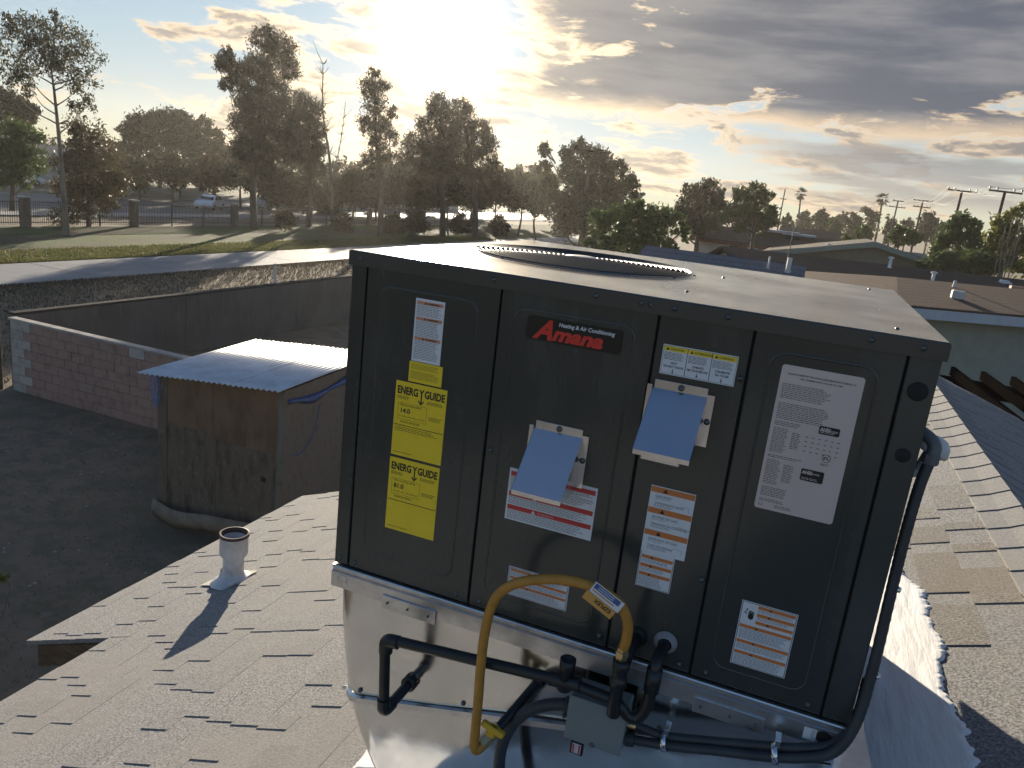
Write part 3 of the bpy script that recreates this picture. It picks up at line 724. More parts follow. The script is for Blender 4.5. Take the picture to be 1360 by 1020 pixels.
# caution strip: hot surface, in three languages
s = paper('sticker', .779, .935, .680, .744, M_white, ac, 'white three-column caution sticker with yellow headings', YS+.002)
yy = YS+.0017
for i, (hd, t1, t2) in enumerate((('CAUTION', 'HOT', 'DO NOT TOUCH'), ('ATTENTION', 'CHAUD', 'NE TOUCHEZ PAS'), ('CUIDADO', 'CALIENTE', 'NO TOCAR'))):
    xa_ = .782+i*.0508; xb_ = xa_+.0488
    MB().box((xa_, yy, .731), (xb_, yy+.0002, .741)).build('band', M_yellow, s)
    MB().add([(xa_+.004, yy-.0003, .733), (xa_+.011, yy-.0003, .733), (xa_+.0075, yy-.0003, .739)], [(0, 1, 2)]).build('symbol', M_ink, s)
    merge(text_mb(hd, xa_+.013, .7335, .0065, yy-.0003, 0, .0001), text_mb(t1, xa_+.0245, .7035, .0068, yy, 0, .0002, 'CENTER'), text_mb(t2, xa_+.0245, .696, .0062, yy, 0, .0002, 'CENTER', sx=.85),
          lines(xa_+.002, xb_-.003, .711, .728, .0010, .0018, y=yy)).build('lettering', M_ink, s)
    MB().add([(xa_+.0225, yy, .688), (xa_+.0265, yy, .688), (xa_+.0245, yy, .683)], [(0, 1, 2)][::-1]).add([(xa_+.0239, yy, .688), (xa_+.0251, yy, .688), (xa_+.0251, yy, .693), (xa_+.0239, yy, .693)], [(0, 1, 2, 3)]).build('arrow', M_ink, s)
    frame(s, xa_-.001, xb_+.001, .682, .742, .0006, M_ink, yy)
# rating plate
pl = MB().prism([Vector(q) for q in rrect(1.021, 1.176, .436, .746, .006, 0)], (0, -.0016, 0)).build('rating_plate', M_plate, ac, 'tall silver rating plate with fine print, a pink reflection painted into its colour')
yp = -.0020
ms = [text_mb('DAIKIN COMFORT TECHNOLOGIES MANUFACTURING, L.P.', 1.0985, .727, .0052, yp, 0, .0001, 'CENTER', sx=.92), text_mb('19001 KERMIER ROAD WALLER TX 77484', 1.0985, .720, .0047, yp, 0, .0001, 'CENTER', sx=.95)]
for (a, b, c, d_) in ((1.028, 1.135, .675, .708), (1.028, 1.140, .634, .668), (1.028, 1.085, .620, .629), (1.028, 1.062, .560, .615), (1.065, 1.085, .575, .610), (1.028, 1.105, .548, .556), (1.028, 1.06, .490, .545), (1.062, 1.085, .50, .54), (1.028, 1.085, .466, .486), (1.028, 1.09, .452, .459), (1.06, 1.10, .443, .449), (1.028, 1.04, .443, .448)):
    ms.append(lines(a, b, c, d_, .0013, .0023, .85, yp))
for i in range(4):
    for j in range(6): ms.append(lines(1.092+j*.012, 1.097+j*.012, .575+i*.01, .578+i*.01, .0016, .002, 1, yp))
merge(*ms).build('printed_text', mat('plate_ink', (.10, .085, .09), .5), pl)
for (a, b, c, d_, t1, t2) in ((1.113, 1.152, .619, .636, 'AHRI', 'CERTIFIED'), (1.097, 1.141, .516, .541, 'AHRI', 'CERTIFIED')):
    MB().prism([Vector(q) for q in rrect(a, b, c, d_, .003, yp)], (0, -.0003, 0)).build('mark', M_ink, pl)
    merge(text_mb(t1, a+.002, d_-.0105, .0105, yp-.0006, .1, .0005, sx=.8), text_mb(t2, a+.0185, d_-.0095, .0045, yp-.0006, 0, .0001, sx=.85), lines(a+.003, b-.003, c+.002, c+.007, .0011, .0016, .9, yp-.0006)).build('lettering', M_plate, pl)
cx, cz = 1.138, .571; mb = MB()
mb.add([(cx+r*math.cos(k*PI/12), yp, cz+r*math.sin(k*PI/12)) for r in (.0085, .0075) for k in range(24)], [(k, (k+1) % 24, 24+(k+1) % 24, 24+k) for k in range(24)])
merge(mb, text_mb('ETL', cx, cz-.003, .008, yp, 0, .0003, 'CENTER', sx=.85), lines(cx-.009, cx+.009, .553, .559, .001, .0016, 1, yp)).build('mark', M_ink, pl)
# gas connection label and the one tucked under its lower edge
s = paper('sticker', .803, .881, .184, .274, M_white, ac, 'small white sticker with orange bands, tucked under the gas inlet sticker', YS+.0024)
yy = YS+.0021
for z in (.255, .234, .213): band(s, .807, .877, z, z+.008, M_orange, y=yy)
merge(lines(.808, .876, .244, .253, .0012, .0018, y=yy), lines(.808, .87, .223, .232, .0012, .0018, y=yy), lines(.808, .872, .188, .211, .0012, .002, .8, y=yy)).build('printed_text', M_greyink, s); frame(s, .8045, .8795, .1855, .272, .001, M_ink, yy)
s = paper('sticker', .803, .901, .271, .430, M_white, ac, 'white gas inlet sticker with three orange bands', YS+.0012); yy = YS+.0009
for z, t1, t2 in ((.415, 'GAS INLET', 'CONDENSATE DRAIN'), (.366, 'ENTREE DE GAZ', 'DRAINAGE DE CONDENSAT'), (.313, 'ENTRADA DE GAS', 'TUBO DE DRENAJE')):
    band(s, .804, .900, z, z+.013, M_orange, y=yy)
    merge(text_mb(t1, .815, z-.011, .0082, yy, 0, .0001, sx=.95), text_mb(t2, .815, z-.027, .0078, yy, 0, .0001, sx=.85), lines(.815, .85, z-.016, z-.0135, .001, .002, y=yy), lines(.815, .86, z-.034, z-.029, .001, .0018, y=yy)).build('lettering', M_greyink, s)
    mb = MB(); mb.quad((.872, yy, z-.020), (.892, yy, z-.020), (.892, yy, z-.0194), (.872, yy, z-.0194)); mb.quad((.8914, yy, z-.031), (.892, yy, z-.031), (.892, yy, z-.020), (.8914, yy, z-.020)); mb.build('arrow', M_greyink, s)
s = paper('sticker', .470, .686, .260, .390, M_white, ac, 'wide white sticker with red bands partly behind the left hood')
for z in (.371, .321, .287): 
    b = MB().box((.474, YS-.0003, z), (.682, YS-.0001, z+.0115)).build('band', M_red, s)
    MB().add([(.535, YS-.0006, z+.0015), (.545, YS-.0006, z+.0015), (.54, YS-.0006, z+.010)], [(0, 1, 2)]).build('symbol', M_white, s)
    text_mb('WARNING', .55, z+.0025, .0085, YS-.0006, 0, .0001).build('lettering', mat('pale_red', (.75, .35, .33), .5), s)
merge(lines(.475, .681, .335, .369), lines(.475, .681, .301, .319), lines(.475, .681, .264, .285)).build('printed_text', M_greyink, s)
s = paper('sticker', .497, .652, .066, .1415, M_white, ac, 'white sticker with orange bands behind the yellow hose')
for z in (.130, .110, .090): band(s, .502, .647, z, z+.0065, M_orange)
merge(lines(.503, .646, .118, .128, .0012, .0016), lines(.503, .646, .098, .108, .0012, .0016), lines(.503, .646, .070, .088, .0012, .0016)).build('printed_text', M_greyink, s); frame(s, .499, .650, .068, .1395, .0012)
s = paper('sticker', 1.037, 1.153, .066, .221, M_white, ac, 'white sticker with a hand symbol and orange bands on the right panel')
for x0_, z in ((1.072, .209), (1.072, .191), (1.072, .173), (1.041, .158), (1.041, .121), (1.041, .094)): band(s, x0_, 1.149, z, z+.0075, M_orange)
merge(lines(1.073, 1.148, .200, .2075, .001, .0014), lines(1.073, 1.148, .182, .1895, .001, .0014), lines(1.043, 1.148, .132, .156, .0012, .0016), lines(1.043, 1.148, .104, .119, .0012, .0016), lines(1.043, 1.148, .071, .092, .0012, .0016)).build('printed_text', M_greyink, s)
frame(s, 1.0385, 1.1515, .0675, .2195, .0012)
hd = MB(); yy = YS-.0004                              # a pictogram: hand and a bolt
hd.add([(1.060+.006*math.cos(k*PI/6), yy, .187+.0075*math.sin(k*PI/6)) for k in range(12)], [tuple(range(12))])
for k in range(4): hd.quad((1.0545+k*.003, yy, .192), (1.0568+k*.003, yy, .192), (1.0568+k*.003, yy, .201-.001*abs(k-1)), (1.0545+k*.003, yy, .201-.001*abs(k-1)))
hd.add([(1.049, yy, .205), (1.053, yy, .202), (1.0475, yy, .195), (1.052, yy, .193), (1.051, yy, .191), (1.045, yy, .194), (1.0505, yy, .201), (1.048, yy, .203)], [(0, 7, 6, 1), (6, 5, 2, 1), (2, 5, 4, 3)])
hd.build('symbol', M_ink, s)
s = paper('sticker', 1.213, 1.239, -.052, -.024, M_white, rail, 'tiny white sticker on the right end of the base rail', -.0112)
lines(1.229, 1.237, -.049, -.027, .0012, .002, y=-.0116).build('printed_text', M_greyink, s)

# ---- two sheet metal exhaust hoods
def hood(x0, x1, zt, drop, out, flange, lab):
    h = MB()
    h.quad((x0, -.003, zt), (x1, -.003, zt), (x1, -out, zt-drop), (x0, -out, zt-drop))     # sloping top
    h.quad((x0, -out, zt-drop), (x1, -out, zt-drop), (x1, -out, zt-drop-.010), (x0, -out, zt-drop-.010))   # front lip
    for x in (x0, x1): h.add([(x, -.003, zt), (x, -out, zt-drop), (x, -out, zt-drop-.010), (x, -.003, zt-drop-.010)], [(0, 1, 2, 3)])
    o = h.build('exhaust_hood', M_hood, ac, lab)
    sm = o.modifiers.new('s', 'SOLIDIFY'); sm.thickness = .0014; sm.offset = 1
    MB().bbox((x0+.003, -.0032, zt-.002), (x1+.001, -.0016, zt+.019), .0006).build('flange', M_hood, o)
    MB().bbox((x1+.001, -.0036, zt-drop-.003), (x1+.017, -.0018, zt+.006), .0006).build('flange', M_hood, o)
    MB().bbox((x0-.012, -.0036, zt-drop-.003), (x0-.001, -.0018, zt+.006), .0006).build('flange', M_hood, o)
    fscrew((x0+x1)/2+.003, zt+.009, -.0034, .005, o); fscrew(x1+.009, zt-.052, -.0038, .0048, o)
    return o
hood(.517, .632, .500, .116, .114, .02, 'left sheet metal exhaust hood over the red banded sticker')
h2 = hood(.771, .886, .648, .105, .128, .02, 'right sheet metal exhaust hood below the caution sticker')
MB().bbox((.788, -.118, .521), (.868, -.02, .533), .002).build('louvre', M_hood, h2)

# ---------------------------------------------------------------- sheet metal curb under the unit
M_cleat = M_galv
curb = empty('sheet_metal_curb', (.65, .6, -.7), 'shiny bare sheet metal curb and skirt carrying the dark rooftop unit', 'curb')
prof = [(-.061, .004), (-.13, .009), (-.20, .014), (-.30, .027), (-.40, .045), (-.46, .066), (-.514, .088), (-.56, .112), (-.60, .135), (-.66, .18), (-.75, .26)]
def xl(z):
    for (za, xa_), (zb, xb_) in zip(prof, prof[1:]):
        if zb <= z <= za: t = (z-za)/(zb-za); return xa_+(xb_-xa_)*t
    return prof[-1][1] if z < -.75 else prof[0][1]
zseam = lambda x: -.417+.25*x
def skin(z_of, rows, name, yoff):
    cols = [0, .004, .010, .018, .028, .04, .055, .075, .10, .14, .2, .3, .45, .6, .75, .9, 1.05, 1.19]
    vs, fs = [], []
    for r in range(rows+1):
        for c in cols:
            t = r/rows; x = c+.02; z = z_of(x, t); x = xl(z)+c*(1.285-xl(z))/1.19
            back = .034*max(0, 1-c/.06)**2.0
            vs.append((x, yoff+back+.0022*math.sin(x*7+z*11), z))
    n = len(cols)
    fs = [(r*n+i, (r+1)*n+i, (r+1)*n+i+1, r*n+i+1) for r in range(rows) for i in range(n-1)]
    return MB().add(vs, fs, True).build(name, M_sheet, curb)
skin(lambda x, t: -.0605+(zseam(x)+.0605)*t, 14, 'skirt_sheet', .012)
skin(lambda x, t: zseam(x)+.004+((-.80+.375*x-.01)-zseam(x)-.004)*t, 14, 'skirt_sheet', .0085)
cl = MB(); pts = []
for c in np.linspace(0, 1.19, 40):
    x = xl(zseam(.05+c))+c*.985; z = zseam(x); pts.append((x, .004+.034*max(0, 1-c/.06)**2.0, z))
pts = [p for p in pts if p[2] < -.105 or True]
vs = []
for (x, y, z) in pts: vs += [(x, y+.004, z+.011), (x, y-.006, z+.009), (x, y-.007, z-.007), (x, y+.003, z-.010)]
cl.add(vs, [(i*4+j, (i+1)*4+j, (i+1)*4+j+1, i*4+j+1) for i in range(len(pts)-1) for j in range(3)])
cl.build('drive_cleat', M_cleat, curb)
MB().prism([Vector((.032, .043, -.397)), Vector((.042, .041, -.393)), Vector((.038, .042, -.408)), Vector((.022, .043, -.409))], (0, .004, 0)).build('cleat_tab', M_galv, curb)
for c in (.04, .35, .62, .85): fscrew(.063+c, zseam(.063+c)+.026, .011, .0045, curb)
MB().add([(xl(z), .047, z) for z, _ in prof for j in (0,)] + [(xl(z), 1.15, z) for z, _ in prof], [(i, i+1, len(prof)+i+1, len(prof)+i) for i in range(len(prof)-1)], True).build('side_sheet', M_sheet, curb)
MB().box((1.284, .013, -.42), (1.288, 1.15, -.0605)).build('side_sheet', M_sheet, curb)
MB().prism([Vector((.04, 1.15, -.0605)), Vector((1.284, 1.15, -.0605)), Vector((1.284, 1.15, -.33)), Vector((.28, 1.15, -.70))], (0, .004, 0)).build('back_sheet', M_sheet, curb)

# apron flashing turned out on to the shingles at the right
av = []
for y in np.linspace(-.25, .85, 30):
    e = .012*mnoise.noise(Vector((y*6, 2, 0)))
    av += [(1.289, y, -.20), (1.293, y, zroof(1.29)+.06), (1.305, y, zroof(1.305)+.030), (1.345, y, zroof(1.345)+.024), (1.405+e, y, zroof(1.405)+.019)]
MB().add(av, [(i*5+j, i*5+j+1, i*5+j+6, i*5+j+5) for i in range(29) for j in range(4)], True).build('apron_flashing', M_galv, curb)
# white elastomeric coating brushed round the curb
def ragged(xa_f, xb_f, y0, y1, ny, nx, name_):
    vs, fs = [], []
    for j in range(ny+1):
        y = y0+(y1-y0)*j/ny
        xa_, xb_ = xa_f(y), xb_f(y)
        for i in range(nx+1):
            t = i/nx; x = xa_+(xb_-xa_)*t
            nz = mnoise.fractal(Vector((x*26, y*4.5, 0)), 1, 2, 5)
            h = (.005+.0012*nz)*min(1, 9*min(t, 1-t)+.3)+.0076
            if i in (0, nx) or j in (0, ny): h = -.003
            vs.append((x, y, zroof(x)+h))
    fs = [(j*(nx+1)+i, j*(nx+1)+i+1, (j+1)*(nx+1)+i+1, (j+1)*(nx+1)+i) for j in range(ny) for i in range(nx)]
    return vs, fs
rag = lambda y, s, a: a*(mnoise.fractal(Vector((y*2.3, s, 0)), .5, 2.3, 3)+.16*mnoise.noise(Vector((y*17, s, 3)))+.25*mnoise.noise(Vector((y*43, s, 5)))+.2*mnoise.noise(Vector((y*110, s, 8))))
ct = empty('roof_coating', (1.5, .6, zroof(1.5)), 'thick white coating brushed on the shingles around the curb', 'roof coating')
MB().add(*ragged(lambda y: (1.37 if y < .85 else 1.29)+rag(y, 8, .012), lambda y: 1.635+rag(y, 3, .045)-max(0, y-1.2)*.28+.1*max(0, y-1.2)**2, -1.2, 1.95, 420, 26, ''), True).build('coating_patch', M_coat, ct)
MB().add(*ragged(lambda y: -.03+rag(y, 5, .03), lambda y: .30, .16, 1.3, 120, 12, ''), True).build('coating_patch', M_coat, ct)
def swap(v): return v
vsf, fsf = [], []
nx, ny = 90, 12
for j in range(ny+1):
    for i in range(nx+1):
        x = -.08+1.36*i/nx; t = j/ny; yb_ = -.30+.05*mnoise.fractal(Vector((x*9, 9, 0)), 1, 2, 5)
        y = .05+(yb_-.05)*t; h = .011+.003*mnoise.fractal(Vector((x*5, y*20, 3)), 1, 2, 4)
        if i in (0, nx) or j in (0, ny): h = -.003
        vsf.append((x, y, zroof(x)+h+.003))
MB().add(vsf, [(j*(nx+1)+i, (j+1)*(nx+1)+i, (j+1)*(nx+1)+i+1, j*(nx+1)+i+1) for j in range(ny) for i in range(nx)], True).build('coating_patch', M_coat, ct)

# ---------------------------------------------------------------- condensate drain: trap, run with a vent tee, drop, return into the skirt
dr = empty('drain_pipe', (.55, -.12, -.1), 'black condensate drain pipe with trap running along the skirt', 'pipe')
yd = -.11
run = elbowpath([(.818, yd+.01, -.052), (.70, yd, -.040), (.236, yd-.005, -.086), (.250, yd-.008, -.292), (.256, .014, -.281)], .026, 6)
MB().tube(run, .0135, 14).build('pipe_run', M_black, dr)
trap = smoothpath([(.893, .01, .066), (.892, -.045, .068), (.889, -.085, .055), (.889, -.09, .01), (.886, -.092, -.045), (.872, -.095, -.078), (.850, -.098, -.080), (.832, -.10, -.062), (.812, -.10, -.051)], 7)
MB().tube(trap, .0135, 14).build('trap', M_black, dr)
MB().lathe((.893, 0, .066), (0, -1, 0), [(.027, 0), (.027, .003), (.022, .005), (.0205, .012), (.016, .014)], 24).build('escutcheon', mat('collar_grey', (.27, .27, .28), .5), dr)
MB().lathe((.889, -.088, .02), (0, 0, 1), [(.0, -.028), (.0175, -.028), (.0175, .028), (0, .028)], 18).build('coupling', M_black, dr)
MB().lathe((.700, yd, -.040), (0, 0, 1), [(0, -.02), (.0165, -.02), (.0165, .034), (.0185, .036), (.0185, .058), (.0125, .058), (.0125, .01), (0, .01)], 18).build('vent_tee', M_black, dr)
MB().tube([(.665, yd, -.0436), (.735, yd, -.0362)], .0175, 16).build('coupling', M_black, dr)
def ell(c, a, b, n_='elbow'):
    c, a, b = Vector(c), Vector(a).normalized(), Vector(b).normalized()
    q = elbowpath([c+a*.036, c, c+b*.036], .03, 6); MB().tube(q, .0172, 14).build(n_, M_black, dr)
ell((.238, yd-.005, -.088), (1, 0, .09), (.07, 0, -1)); ell((.250, yd-.008, -.290), (-.07, 0, 1), (.05, 1, .08))
MB().lathe((.256, .006, -.281), (0, -1, 0), [(.021, 0), (.021, .012), (.014, .013)], 16).build('sleeve', M_black, dr)

# gas train: nipple from the cabinet, drip leg, corrugated connector hose
gs = empty('gas_pipe', (.82, -.1, .03), 'black iron gas drip leg between the yellow hose and the cabinet', 'pipe')
MB().tube(elbowpath([(.827, .01, .058), (.825, -.05, .052), (.822, -.075, .035), (.818, -.105, .02)], .02), .013, 12).build('nipple', M_black, gs)
MB().lathe((.827, 0, .058), (0, -1, 0), [(.024, 0), (.024, .002), (.016, .006), (.013, .008)], 20).build('grommet', M_seam, gs)
MB().lathe((.818, -.108, -.085), (0, 0, 1), [(0, 0), (.0145, 0), (.015, .004), (.015, .075), (.0195, .078), (.0195, .095), (.0175, .097), (.0175, .118), (.0195, .120), (.0195, .140), (.013, .142), (0, .142)], 16).build('drip_leg', M_black, gs)
hs = empty('gas_hose', (.65, -.12, .1), 'yellow corrugated gas connector hose arching in front of the cabinet', 'hose')
HP = [(.815, -.105, .077), (.820, -.108, .105), (.819, -.112, .145), (.804, -.118, .183), (.777, -.124, .205), (.735, -.13, .219), (.68, -.135, .220), (.62, -.14, .207), (.566, -.145, .182), (.530, -.145, .146), (.514, -.147, .10), (.508, -.15, .03), (.508, -.15, -.05), (.511, -.15, -.13), (.513, -.15, -.21), (.516, -.155, -.252), (.521, -.155, -.266), (.529, -.15, -.262), (.537, -.14, -.250)]
hp = smoothpath([at for at in HP], 16)
MB().tube(hp, [.0108+.0010*(k % 2) for k in range(len(hp))], 14).build('hose_tube', M_hose, hs)
MB().lathe((.815, -.105, .055), (.03, 0, 1), [(0, 0), (.0135, 0), (.0135, .008), (.0155, .009), (.0155, .022), (.0135, .023), (.0135, .030), (0, .030)], 6, False).build('flare_nut', M_brass, hs)
MB().lathe((.537, -.14, -.250), (.45, .60, .62), [(0, -.006), (.0135, -.006), (.0135, .018), (.010, .02), (0, .02)], 6, False).build('flare_nut', M_brass, hs)
vb = MB().lathe((.546, -.128, -.238), (.45, .60, .62), [(0, 0), (.011, 0), (.0145, .006), (.0145, .022), (.012, .03), (0, .03)], 12).build('valve_body', M_brass, hs)
hv = MB(); hm = Matrix.Translation((.553, -.135, -.205)) @ Matrix.Rotation(.28, 4, 'Y')
hv.bbox((-.030, -.014, -.008), (.030, .004, .008), .004, hm).bbox((-.012, -.012, -.024), (.012, .006, .008), .004, hm)
hv.build('valve_handle', M_valve, hs)
sp = empty('gas_stub', (.6, -.06, -.18), 'dark gas supply stub coming out of the skirt to the yellow valve', 'pipe')
MB().tube([(.556, -.113, -.222), (.607, .012, -.148)], .0115, 12).build('stub_pipe', M_black, sp)
MB().lathe((.607, .006, -.150), (-.28, -.9, -.4), [(.018, 0), (.018, .004), (.012, .006)], 14).build('stub_flange', M_black, sp)
# manufacturer's flag tag folded over the hose
tg = empty('hose_tag', (.79, -.13, .19), 'folded orange and white paper tag wrapped on the yellow hose', 'tag')
ca, cb = at_y(788, 777, -.135), at_y(826, 806, -.132); axd = (cb-ca).normalized(); dn = Vector((-.26, -.0, -1)); dn = (dn-axd*dn.dot(axd)).normalized()
nrm = Vector((0, -1, 0))
def tagquad(s0, s1, h0, h1, y, m_, nm, par):
    a, b = ca+axd*s0, ca+axd*s1
    q = [a+dn*h0, b+dn*h0, b+dn*h1, a+dn*h1]; q = [Vector((p.x, y, p.z)) for p in q]
    return MB().prism(q, (0, .0006, 0)).build(nm, m_, par)
Lt = (cb-ca).length
wq = tagquad(0, Lt, -.016, .012, -.1435, M_white, 'tag_wrap', tg)
tagquad(.003, Lt*.9, -.014, -.001, -.1441, M_tagblue, 'print_band', wq)
oq = tagquad(-.004, Lt-.004, .013, .036, -.1432, mat('tag_orange', (.66, .34, .08), .45), 'tag_flap', tg)
tm = text_mb('EZFLEX', 0, 0, .0125, 0, 0, .0004, sx=1.0)
ang_ = math.atan2(-axd.z, -axd.x); ex = ca+axd*(Lt-.012)+dn*.018
mm = MB(); mm.add([(ex.x+v[0]*math.cos(ang_)-v[2]*math.sin(ang_), -.1436, ex.z+v[0]*math.sin(ang_)+v[2]*math.cos(ang_)) for v in tm.v], tm.f); mm.build('lettering', M_ink, oq)
for kk in range(2): tagquad(.012, Lt*.7, -.011+kk*.005, -.0095+kk*.005, -.1445, M_white, 'print_line', wq)
tagquad(.004, Lt*.8, .003, .006, -.1441, M_salmon, 'print_line', wq)

# disconnect box, its tag and conduits
bx = empty('disconnect_box', (.78, -.07, -.13), 'grey square electrical disconnect box under the black pipes', 'electrical box')
MB().bbox((.716, -.10, -.186), (.847, -.02, -.076), .003).build('box_body', M_boxgrey, bx)
MB().bbox((.714, -.104, -.188), (.849, -.1005, -.074), .0015).build('cover', M_boxgrey, bx)
MB().bbox((.695, -.075, -.150), (.7155, -.045, -.118), .003).build('conduit_hub', M_conduit, bx)
MB().tube([(.8475, -.06, -.168), (.868, -.058, -.165)], .017, 6).build('conduit_hub', M_conduit, bx)
MB().tube([(.8475, -.045, -.140), (.866, -.044, -.138)], .014, 6).build('conduit_hub', M_brass, bx)
fscrew(.782, -.181, -.104, .004, bx)
lk = empty('lock_tag', (.75, -.1, -.2), 'small black tag with red and white print hanging under the grey box', 'tag')
MB().bbox((.732, -.105, -.222), (.763, -.092, -.1885), .002).build('tag_body', M_tagblack, lk)
q = MB().box((.738, -.1058, -.217), (.758, -.1051, -.192)).build('tag_label', M_white, lk)
MB().box((.7392, -.1063, -.216), (.7432, -.1059, -.193)).box((.7522, -.1063, -.216), (.7568, -.1059, -.193)).build('print_bar', M_red, q)
lines(.7445, .7512, -.2155, -.1935, .0012, .0022, y=-.1063).build('printed_text', M_greyink, q)
MB().tube([(.768+.008*math.cos(a), -.098, -.192+.010*math.sin(a)) for a in np.linspace(0, PI, 8)], .0022, 6).build('shackle', M_galv, lk)
def conduit(name, pts, r, lab, ribs=True):
    q = smoothpath(pts, 14); root = empty(name, q[0], lab, 'conduit')
    MB().tube(q, [r+(.0006 if k % 2 else 0) for k in range(len(q))], 12).build('jacket', M_conduit, root)
    return root
conduit('loop_conduit', [(.697, -.06, -.134), (.655, -.065, -.150), (.61, -.07, -.182), (.576, -.075, -.235), (.560, -.08, -.30), (.566, -.08, -.38), (.60, -.06, -.47), (.64, -.01, -.56)], .0145, 'dark grey flexible conduit looping down from the left of the box')
M_elbow = mat('elbow_grey', (.12, .125, .135), .45)
cA = conduit('power_conduit', [(.866, -.058, -.166), (.95, -.056, -.150), (1.05, -.055, -.122), (1.15, -.055, -.095), (1.225, -.05, -.070), (1.278, -.045, -.035), (1.305, -.030, .04), (1.313, -.006, .16), (1.313, .012, .32), (1.313, .02, .44), (1.317, .03, .54), (1.325, .04, .60)], .0108, 'black power conduit bending up the right front corner of the cabinet')
cB = conduit('control_conduit', [(.866, -.043, -.138), (.93, -.042, -.140), (1.02, -.04, -.118), (1.12, -.04, -.088), (1.21, -.035, -.062), (1.275, -.02, -.035), (1.31, .02, .02), (1.315, .04, .1)], .010, 'thinner black conduit lying just above the power conduit')
for x, z in ((.935, -.147), (1.165, -.083)):
    MB().lathe((x, -.052, z), (1, 0, .28), [(.021, -.006), (.0225, -.006), (.0225, .006), (.021, .006)], 16).bbox((x-.006, -.06, z+.018), (x+.006, -.025, z+.036), .001).build('strap', M_hood, cA)
for x, y, z in ((1.3225, .010, .33), (1.322, -.010, .14)): MB().lathe((x, y, z), (1, -.4, 0), [(.0, 0), (.007, 0), (.006, .006), (0, .007)], 8).build('strap_screw', M_hood, cA)
eb = MB().tube(elbowpath([(1.325, .04, .60), (1.331, .044, .632), (1.305, .06, .648), (1.28, .08, .652)], .03), .0132, 12).build('elbow_fitting', M_elbow, cA)
MB().lathe((1.326, .041, .592), (0, 0, 1), [(.0140, 0), (.0162, .002), (.0162, .02), (.0140, .022)], 8, False).build('gland_nut', M_elbow, cA)
rc = empty('rain_cap', (1.36, .15, .66), 'small pale sunlit cap beside the conduit elbow at the right edge', 'cap')
q0 = at_y(1240, 592, .25)
MB().lathe((q0.x, .25, q0.z-.01), (.35, 0, 1), [(.0, .034), (.018, .030), (.030, .018), (.034, .004), (.034, -.006), (.026, -.006), (0, -.006)], 18).build('cap_shell', M_vent, rc)
MB().tube([(q0.x-.004, .25, q0.z-.012), (q0.x-.02, .24, q0.z-.06), (1.305, .22, q0.z-.075)], .012, 10).build('cap_stem', M_boxgrey, rc)

# ---------------------------------------------------------------- plumbing vent on the left slope
vt = Vector((-1.91, 1.85, zroof(-1.91)))
vent = empty('plumbing_vent', vt, 'white painted plumbing vent stack casting a long shadow on the shingles', 'vent pipe')
MB().lathe(vt, (0, 0, 1), [(.063, -.03), (.063, .162), (.066, .168), (.079, .186), (.084, .196), (.084, .302), (.088, .306), (.088, .326), (.080, .326), (.074, .26), (.05, .12), (0, .12)], 28).build('stack', M_vent, vent)
MB().lathe(vt, (0, 0, 1), [(.0885, .310), (.0905, .312), (.0905, .325), (.0825, .3275), (.0765, .3275), (.0755, .295)], 28).build('rusty_rim', M_rust, vent)
MB().lathe(vt+NL*.012, tuple((NL*.5+Vector((0, 0, .5))).normalized()), [(.135, -.006), (.12, .006), (.085, .022), (.070, .05), (.064, .075)], 28).build('boot', M_vent, vent)
o = vt; fl = [o-VL*.21+Vector((0, -.06, 0)), o+VL*.09+Vector((0, -.11, 0)), o+VL*.10+Vector((0, .12, 0)), o-VL*.15+Vector((0, .13, 0))]
MB().prism([p+NL*.0105 for p in fl], NL*.003).build('flashing', mat('cream_flashing', (.62, .56, .47), .5, 0, .2, 8), vent)

